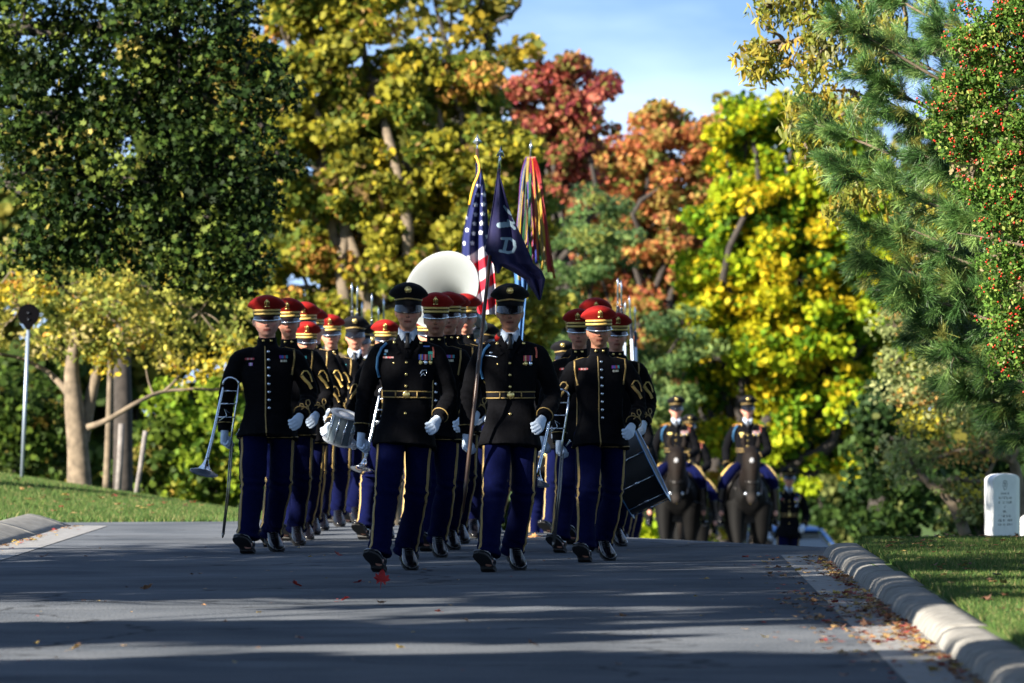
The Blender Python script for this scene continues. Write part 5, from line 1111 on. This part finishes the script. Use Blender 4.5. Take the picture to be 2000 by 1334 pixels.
# ============================================================ HORSES AND RIDERS
M_horse = mat('dark_brown_coat', (.006, .0035, .002), .75, noise=.3, nscale=8, spec=.15, attr=True)
M_leather = mat('brown_leather', (.16, .055, .02), .45); M_bleather = mat('black_leather', (.010, .008, .007), .3)
HM = {}
def horse(px, D, lb, yaw=0.0):
    X = (px-1000)*D/FS
    if 'r' not in HM:
        root = empty('horse'); mb = MB()
        mb.tube([(0, -.66, 1.12), (0, -.58, 1.16), (0, -.35, 1.18), (0, .1, 1.14), (0, .5, 1.18), (0, .8, 1.24), (0, 1.0, 1.20), (0, 1.08, 1.1)], [(.12, .14), (.21, .25), (.25, .31), (.29, .33), (.27, .31), (.27, .30), (.20, .24), (.08, .1)], 20)
        mb.tube(cr_spline([(0, -.42, 1.28), (0, -.68, 1.42), (0, -.90, 1.62), (0, -1.04, 1.74)], 4), [(.15+(.085-.15)*k/12, .27+(.13-.27)*k/12) for k in range(13)], 16)
        mb.tube(cr_spline([(0, -1.00, 1.80), (0, -1.10, 1.70), (0, -1.17, 1.52), (0, -1.22, 1.32), (0, -1.25, 1.17), (0, -1.25, 1.10)], 4), [(np.interp(k, [0, 4, 8, 12, 16, 20], [.07, .125, .108, .074, .072, .045]), np.interp(k, [0, 4, 8, 12, 16, 20], [.08, .14, .13, .09, .078, .045])) for k in range(21)], 16)
        for s in (-1, 1):
            mb.tube([(s*.075, -1.0, 1.80), (s*.10, -1.0, 1.90), (s*.095, -1.01, 2.01)], [(.034, .020), (.040, .020), (.008, .008)], 8)
            mb.ell((s*.088, -1.15, 1.62), (.020, .022, .024))
            mb.ell((s*.028, -1.30, 1.155), (.020, .018, .022))
            f = -.05 if s < 0 else .05
            mb.tube(cr_spline([(s*.17, -.46, 1.10), (s*.17, -.50+f, .82), (s*.155, -.54+f*3, .54), (s*.15, -.50+f*4, .34), (s*.15, -.50+f*4, .16), (s*.15, -.54+f*4, .05)], 3), list(np.interp(range(16), [0, 3, 6, 9, 12, 15], [.14, .10, .062, .042, .045, .058])), 12)
            mb.tube(cr_spline([(s*.17, .78, 1.08), (s*.18, .66-f, .84), (s*.16, .92-f*2, .56), (s*.15, .86-f*3, .34), (s*.15, .84-f*3, .14), (s*.15, .80-f*3, .05)], 3), list(np.interp(range(16), [0, 3, 6, 9, 12, 15], [.19, .14, .065, .045, .046, .058])), 12)
        me = remesh(mb, .016, 3); V = vget(me); N = vnor(me); V = V+N*(snoise(V, 4, 9, 8)*.006)[:, None]; vset(me, V)
        me.name = 'body'; kk = np.clip((V[:, 2]-1.25)/.25, 0, 1)*np.clip((-.45-V[:, 1])/.2, 0, 1); mz = np.clip((1.26-V[:, 2])/.08, 0, 1)*(V[:, 1] < -1.1)
        setcol(me, np.array((.0010, .0009, .0009))+kk[:, None]*np.array((.005, .0026, .0015))+mz[:, None]*np.array((.022, .018, .016))); link('body', me, M_horse, root); bv = bvh_of(me)
        b = MB(); b.tube([(0, -1.18, 1.76), (0, -1.235, 1.66), (0, -1.275, 1.55)], [(.028, .008), (.022, .008), (.008, .006)], 8); b.ell((0, -1.262, 1.66), (.030, .016, .036)); b.build('white_star', mat('white_hair', (.28, .28, .29), .8), root)
        b = MB()
        for k in range(26):
            t = k/25; y = -1.0+.62*t; z = 1.83-.40*t**1.3; b.tube([(0, y, z+.02), (.06+.02*math.sin(k), y, z-.04), (.12, y-.01, z-.18)], [.012, .016, .004], 5)
        for k in range(6): b.tube([(-.02+.008*k, -1.03, 1.84), (-.025+.01*k, -1.15, 1.78), (-.03+.012*k, -1.215, 1.68)], [.012, .012, .004], 5)
        b.build('mane', mat('black_mane', (.008, .006, .005), .5), root)
        br = MB()
        for (y0, z0, rx, ry) in ((-1.215, 1.40, .082, .105), (-1.11, 1.70, .112, .135)):
            br.tube([(rx*math.cos(a), y0+ry*math.sin(a)*.9, z0+.25*ry*math.sin(a)) for a in np.linspace(0, 2*math.pi, 25)[:-1]], [(.012, .004)]*24, 6, up=(0, 0, 1), closed=True)
        for s in (-1, 1):
            br.tube([(s*.10, -1.06, 1.74), (s*.100, -1.15, 1.58), (s*.083, -1.20, 1.40), (s*.066, -1.25, 1.22)], [(.004, .010)]*4, 6)
            br.tube([(s*.07, -1.24, 1.22), (s*.13, -1.0, 1.22), (s*.16, -.65, 1.36), (s*.09, -.36, 1.58)], .007, 6)
        br.tube([(s_*.21, -.62+abs(s_)*.05, 1.30-.16*(1-abs(s_))) for s_ in np.linspace(-1, 1, 9)], [(.014, .004)]*9, 6, up=(0, 0, 1))
        bo = br.build('bridle', M_bleather, root)
        for s in (-1, 1):
            q = MB(); q.ell((s*.075, -1.245, 1.225), (.020, .010, .022)); q.build('bit_ring', M_silver, bo)
        q = MB(); q.ell((0, -.80, 1.10), (.016, .008, .016)); q.build('breast_badge', M_brass, bo)
        sd_ = MB(); sd_.tube([(0, -.30, 1.52), (0, -.22, 1.50), (0, 0, 1.46), (0, .2, 1.50), (0, .28, 1.56)], [(.08, .04), (.13, .05), (.15, .04), (.16, .05), (.12, .03)], 14)
        for s in (-1, 1): sd_.tube([(s*.14, -.10, 1.48), (s*.27, -.12, 1.30), (s*.315, -.12, 1.05)], [(.012, .17), (.012, .16), (.010, .12)], 12, up=(1, 0, 0))
        sd_.build('saddle', M_leather if False else M_bleather, root)
        tl = MB(); tl.tube([(0, 1.02, 1.30), (0, 1.18, 1.22), (0, 1.22, .9), (0, 1.18, .55)], [.04, .06, .08, .02], 10); tl.build('tail', mat('black_mane', (.008, .006, .005), .5), root)
        HM['r'] = root; r = root
    else: r = copy_tree(HM['r'])
    r.location = (X, D, ground(X, D)); r.rotation_euler = (0, 0, yaw); tag(r, lb, 'horse', 'dark horses with riders'); return r
def rider(px, D, key, lb, kw):
    X = (px-1000)*D/FS; k = key
    if k not in PROTO: PROTO[k] = make_person(**kw); r = PROTO[k]
    else: r = copy_tree(PROTO[k])
    r.location = (X, D+.10, ground(X, D)+.64); tag(r, lb, 'person', 'riders in black coats'); return r
kr = dict(kind='service', pose='ride', skin='c', seed=1)
for px, D, lb, yaw in [(1325, 78, 'dark brown horse on the left, partly behind the bass drum', -.05), (1461, 77.5, 'dark brown horse on the right with a white star on its forehead', .0), (1347, 84, 'dark horse hidden behind the left horse', 0)]:
    horse(px, D, lb, yaw)
rider(1321, 78, 'rid', 'rider on the left horse in black coat with gold buttons and medals', kr)
rider(1461, 77.5, 'rid', 'rider on the right horse in black coat, head against the yellow-green maple', kr)
rider(1347, 84, 'rid', 'third rider whose cap shows behind the left rider', kr)
# ============================================================ CAR
def car(px, D, yaw):
    X = (px-1000)*D/FS; root = empty('parked_car', (X, D, ground(X, D))); root.rotation_euler = (0, 0, yaw); tag(root, 'dark blue car parked beyond the crest behind the right horse', 'car')
    M_c = mat('car_paint', (.008, .035, .13), .28, .3, coat=.8); M_g = mat('car_glass', (.008, .012, .016), .06, coat=1.0); M_ty = mat('tyre_rubber', (.012, .012, .012), .85)
    b = MB(); st = [(-2.30, .55, .62, .50), (-2.2, .80, .70, .42), (-1.5, .88, .86, .32), (-.9, .90, .95, .30), (0, .91, .97, .30), (1.0, .90, .98, .30), (1.8, .86, .98, .34), (2.2, .78, .90, .42), (2.3, .60, .70, .5)]
    rings = []
    for y, hw, zt, zb in st:
        for k in range(16):
            a = 2*math.pi*k/16; c, s = math.cos(a), math.sin(a); rings.append((hw*abs(c)**.45*(1 if c > 0 else -1), y, (zt+zb)/2+(zt-zb)/2*abs(s)**.45*(1 if s > 0 else -1)))
    b.add(rings, [(i*16+k, i*16+(k+1) % 16, (i+1)*16+(k+1) % 16, (i+1)*16+k) for i in range(8) for k in range(16)]+[tuple(range(16))[::-1], tuple(128+k for k in range(16))]); b.build('body', M_c, root)
    def cabin(ins, z0, z1, nm, m):
        c = MB(); rr_ = [(-1.05+ins, .80-ins, z0), (-.35, .68-ins, z1-.10), (-.2, .64, z1), (.9, .64, z1), (1.2, .68-ins, z1-.10), (1.75-ins, .78-ins, z0)]
        vs = []
        for y, hw, z in rr_: vs += [(-hw, y, z), (hw, y, z), (hw*1.13, y, z0), (-hw*1.13, y, z0)]
        c.add(vs, [(i*4+k, i*4+(k+1) % 4, i*4+4+(k+1) % 4, i*4+4+k) for i in range(5) for k in range(4)]+[(0, 3, 2, 1), (20, 21, 22, 23)]); return c.build(nm, m, root, smooth=False)
    cabin(0, .94, 1.36, 'window_glass', M_g)
    r_ = MB(); r_.tube([(0, -.32, 1.37), (0, -.1, 1.43), (0, .5, 1.45), (0, 1.0, 1.43), (0, 1.22, 1.36)], [(.66, .02), (.67, .04), (.68, .05), (.67, .04), (.64, .02)], 20, up=(1, 0, 0)); r_.build('roof', M_c, root)
    for s in (-1, 1):
        for (a, c_) in (((s*.84, -1.05, .95), (s*.68, -.30, 1.38)), ((s*.86, .45, .95), (s*.68, .45, 1.40)), ((s*.82, 1.72, .95), (s*.66, 1.2, 1.38))):
            p = MB(); p.tube([a, c_], .035, 8); p.build('pillar', M_c, root)
        h = MB(); h.ell((s*.62, -2.20, .66), (.17, .08, .07)); h.build('headlight', mat('headlight_glass', (.7, .75, .78), .1, coat=1), root)
        mr = MB(); mr.ell((s*1.0, -.75, 1.02), (.10, .05, .07)); mr.build('mirror', M_c, root)
        for y in (-1.42, 1.42):
            w_ = MB(); w_.lathe([(.20, -.10), (.31, -.10), (.335, -.07), (.335, .07), (.31, .10), (.20, .10)], (s*.80, y, .335), rot=Euler((0, R(90), 0)), seg=28); wo = w_.build('wheel', M_ty, root)
            q = MB(); q.lathe([(.20, -.085), (.19, -.05), (.05, -.02), (.01, -.02)], (s*.84, y, .335), rot=Euler((0, R(90)*(-s), 0)), seg=20); q.build('rim', M_silver, wo)
    g = MB(); g.box((0, -2.27, .55), (.38, .03, .06)); g.build('grille', M_ty, root)
car(1530, 112, .22)
# ============================================================ HEADSTONES, SIGN, POSTS
def headstone(px, D, ztop, yaw, lb, text=False):
    X = (px-1000)*D/FS; z0 = gz(X, D); root = empty('headstone', (X, D, z0)); root.rotation_euler = (0, 0, yaw); tag(root, lb, 'headstone', 'white marble headstones'); h = ztop-z0
    b = MB(); wv, th = .165, .052; poly = [(-wv, -.1), (wv, -.1), (wv, h-.055)]+[(wv*math.cos(a), h-.055+.055*math.sin(a)) for a in np.linspace(0, math.pi, 15)[1:-1]]+[(-wv, h-.055)]
    b.prism(poly, th*2, Euler((R(90), 0, 0)).to_matrix().to_4x4()); o = b.build('slab', mat('white_marble', (.70, .71, .71), .7, noise=.06, nscale=12), root, smooth=False)
    bm = o.modifiers.new('b', 'BEVEL'); bm.width = .006; bm.segments = 2
    if text:
        e = MB(); rr = random.Random(2); yv = -th-.0006
        e.tube([(.028*math.cos(a), yv, h-.095+.036*math.sin(a)-(0.012 if math.sin(a) < -.8 else 0)) for a in np.linspace(0, 2*math.pi, 19)[:-1]], [(.003, .0015)]*18, 5, closed=True); e.box((0, yv, h-.095), (.003, .001, .024)); e.box((0, yv, h-.088), (.014, .001, .003))
        for dz, words in ((.175, (4, 1)), (.215, (7, 2)), (.255, (2, 2, 4)), (.297, (2,)), (.335, (3,)), (.378, (1, 3, 4)), (.415, (3, 2, 4)), (.452, (3, 2, 4))):
            n = sum(words)+len(words)-1; cw = .0185; x = -n*cw/2
            for w_ in words:
                for k in range(w_):
                    c = rr.randint(0, 3)
                    if c in (0, 2): e.box((x+.003, yv, h-dz), (.0015, .001, .010))
                    if c in (1, 2): e.box((x+.011, yv, h-dz), (.0015, .001, .010))
                    if c != 0: e.box((x+.007, yv, h-dz+rr.choice((-.009, 0, .009))), (.005, .001, .0014))
                    else: e.box((x+.007, yv, h-dz), (.005, .001, .0014), Euler((0, R(45), 0)))
                    x += cw
                x += cw
        e.build('inscription', mat('engraving', (.10, .11, .12), .8), root)
headstone(1954, 52, P(0, 925, 52).z, R(46), 'white headstone with an emblem and engraved lines standing at the lawn crest', True)
headstone(1963, 57.5, P(0, 925, 57.5).z, R(46), 'white headstone standing directly behind the engraved one')
headstone(2022, 55.0, P(0, 1003, 55).z, R(46), 'low pale headstone at the right frame edge beside the engraved one')
D = 63.5; X = (42-1000)*D/FS; z0 = gz(X, D); root = empty('signpost', (X, D, z0)); tag(root, 'round sign seen from its dark back on a thin galvanised pole', 'sign')
top = P(55, 640, D)-root.location
b = MB(); b.tube([(0, 0, -.1), top], [.021, .019], 12); b.build('pole', mat('galvanised_steel', (.28, .34, .42), .45, .6), root)
b = MB(); c = P(56, 615, D)-root.location; b.lathe([(.118, -.003), (.121, 0), (.118, .003)], c+Vector((0, -.025, 0)), seg=40, rot=Euler((R(90), 0, R(8)))); b.prism([(-.08, .0), (.08, .0), (.022, -.085), (-.022, -.085)][::-1], .006, Matrix.Translation(c+Vector((0, -.026, -.075))) @ Euler((R(90), 0, R(8))).to_matrix().to_4x4()); bo = b.build('sign_disc', mat('dark_sign_back', (.003, .003, .004), .9, spec=.03), root, smooth=False)
b = MB(); b.box(c+Vector((0, -.034, .02)), (.014, .006, .008)); b.box(c+Vector((0, -.034, -.05)), (.014, .006, .008)); b.build('bracket', M_gun, bo)
for px0, pyb, px1, pyt, D, lb, r in ((262, 968, 284, 842, 66, 'leaning grey wooden post right of the dark trunk', .030), (229, 962, 237, 828, 66.5, 'upright pale post in front of the dark trunk', .038), (137, 948, 137, 836, 69.0, 'pale grey post just left of the forked trunk', .028)):
    a = P(px0, pyb, D); a.z = min(a.z, gz(a.x, D))-.1; root = empty('post', a); tag(root, lb, 'post', 'old posts on the left bank'); t = P(px1, pyt, D)-a
    b = MB(); b.tube([(0, 0, 0), t*.5+Vector((.004, 0, 0)), t, t*1.004], [r, r*.96, r*.92, r*.6], 9); b.build('shaft', mat('weathered_wood', (.16, .145, .135), .95, noise=.35, nscale=12, bump=.4), root)
# ============================================================ FALLEN LEAVES
ML = [(0, -.55), (.04, -.12), (.28, -.30), (.24, -.12), (.50, .02), (.36, .10), (.40, .30), (.20, .22), (.14, .42), (0, .58), (-.14, .42), (-.20, .22), (-.40, .30), (-.36, .10), (-.50, .02), (-.24, -.12), (-.28, -.30), (-.04, -.12)]
def maple_leaf(loc, size, rot, c, lb):
    b = MB(); m = rot.to_matrix(); vs = [m @ Vector((x*size, y*size, .12*size*(x*x*4+y*y)*1.5)) for x, y in ML]; ctr = m @ Vector((0, 0, 0)); n = len(vs)
    b.add([ctr]+vs, [(0, 1+i, 1+(i+1) % n) for i in range(n)]); nn = m @ Vector((0, 0, .0012)); b.add([ctr-nn]+[v-nn for v in vs], [(0, 1+(i+1) % n, 1+i) for i in range(n)])
    b.tube([m @ Vector((0, -.5*size, 0)), m @ Vector((.05*size, -.85*size, .06*size))], .0009, 4)
    o = b.build('fallen_leaf', mat('dry_leaf_%02d%02d' % (int(c[0]*99), int(c[1]*99)), c, .6, noise=.3, nscale=40, transl=.3), None, smooth=False); o.location = loc
    return tag(o, lb, 'leaf', 'single fallen leaves on the asphalt')
def ground_hit(px, py):
    D = 13000/(py-HY)
    for _ in range(6): x = (px-1000)*D/FS; D = (CZ-crest(x, D))*FS/(py-HY)
    return Vector((x, D, crest(x, D)))
rr = random.Random(6)
g = ground_hit(745, 1152); maple_leaf(g+Vector((0, 0, .062)), .105, Euler((R(84), R(8), R(12))), (.42, .012, .010), 'deep red maple leaf standing on edge in front of the left officer\'s shoe')
for px, py, s, c, lb in [(287, 1152, .085, (.48, .27, .14), 'tan leaf lying alone on the left half of the road'), (578, 1145, .08, (.40, .03, .015), 'red curled leaf on the road below the trombonist'), (700, 1141, .07, (.34, .02, .015), 'small red leaf left of the standing red leaf'),
                         (672, 1175, .07, (.40, .03, .02), 'red leaf at the shadow edge below the left officer'), (745, 1181, .06, (.50, .28, .14), 'tan leaf just below the standing red leaf'), (781, 1269, .05, (.50, .34, .03), 'yellow leaf in the dark shadow at the bottom'),
                         (146, 1271, .07, (.42, .28, .08), 'yellow-brown leaf near the lower left corner'), (856, 1198, .04, (.36, .07, .04), 'tiny reddish leaf on the sunlit strip'), (911, 1216, .045, (.44, .25, .12), 'tiny tan leaf at the lower edge of the sunlit strip'),
                         (1043, 1051, .09, (.52, .26, .10), 'orange-tan leaf at the crest behind the guidon officer'), (86, 1090, .08, (.12, .05, .03), 'dark brown leaf near the left gutter'), (1215, 1207, .05, (.40, .22, .10), 'small tan leaf right of the road centre'),
                         (1040, 1262, .06, (.05, .03, .02), 'dark leaf at the bottom right of centre'), (1378, 1134, .05, (.42, .28, .18), 'pale leaf in the shade left of the right gutter'), (660, 1086, .07, (.30, .03, .02), 'dark red leaf left of the left officer\'s raised shoe')]:
    g = ground_hit(px, py); maple_leaf(g+Vector((0, 0, .012)), s, Euler((R(rr.uniform(-30, 30)), R(rr.uniform(-30, 30)), R(rr.uniform(0, 360)))), c, lb)
def litter(name, n, fx, y0, y1, label, seed, cols, zf, size=.05):
    rs = np.random.RandomState(seed); y = rs.uniform(y0, y1, n); x = np.array([fx(v, rs) for v in y]); c = np.array([(a, b, zf(a, b)+rs.uniform(.004, .016)) for a, b in zip(x, y)])
    sh = np.array(ML); k = len(sh); a = rs.uniform(0, 6.28, n); s = size*rs.uniform(.5, 1.25, n); tl = rs.normal(0, .35, (n, 2))
    X = sh[None, :, 0]*np.cos(a)[:, None]-sh[None, :, 1]*np.sin(a)[:, None]; Y = sh[None, :, 0]*np.sin(a)[:, None]+sh[None, :, 1]*np.cos(a)[:, None]
    V = np.stack([c[:, None, 0]+X*s[:, None], c[:, None, 1]+Y*s[:, None], c[:, None, 2]+np.abs(X*tl[:, :1]+Y*tl[:, 1:])*s[:, None]], -1)
    K = np.array(cols)[rs.choice(len(cols), n)]*rs.uniform(.6, 1.3, (n, 1))
    o = fast(name, V.reshape(-1, 3), np.arange(n*k).reshape(n, k), mat('leaf_litter', (.3, .2, .1), .75, attr=True, transl=.2), C=np.repeat(K, k, 0)); tag(o, label, 'leaf litter', kind='stuff')
LC = [(.42, .22, .09), (.26, .11, .05), (.48, .30, .12), (.30, .04, .03), (.14, .07, .04), (.45, .32, .08)]
litter('leaf_litter', 800, lambda y, rs: kerb_x(y)-.02-abs(rs.normal(0, .06))-(rs.uniform(0, .45) if rs.uniform() < .28 else 0), 22, 41, 'drift of dry fallen leaves along the right gutter', 1, LC, crest, .05)
litter('leaf_litter', 380, lambda y, rs: kerb_x(y)-.02-abs(rs.normal(0, .30)), 26.5, 33.5, 'scatter of brown leaves across gutter and asphalt near the kerb', 4, LC, crest, .05)
litter('leaf_litter', 130, lambda y, rs: rs.uniform(-3.4, 2.0)+(.9 if rs.uniform() < .5 else 0), 22, 46, 'sparse leaf crumbs over the asphalt', 2, LC, lambda a, b: crest(a, b), .028)
litter('leaf_litter', 260, lambda y, rs: kerb_x(y)+.35+abs(rs.normal(0, .9)), 24, 48, 'yellow and red leaves lying in the right lawn', 3, LC, lambda a, b: gz(a, b)+.03, .055)
litter('leaf_litter', 90, lambda y, rs: rs.uniform(-6, -3.2), 53.5, 62, 'tan leaves lying on the left bank', 7, LC, lambda a, b: gz(a, b)+.03, .07)
litter('leaf_litter', 60, lambda y, rs: -3.82+abs(rs.normal(0, .05)), 42, 50.5, 'few leaves caught at the left kerb', 8, LC, crest, .06)
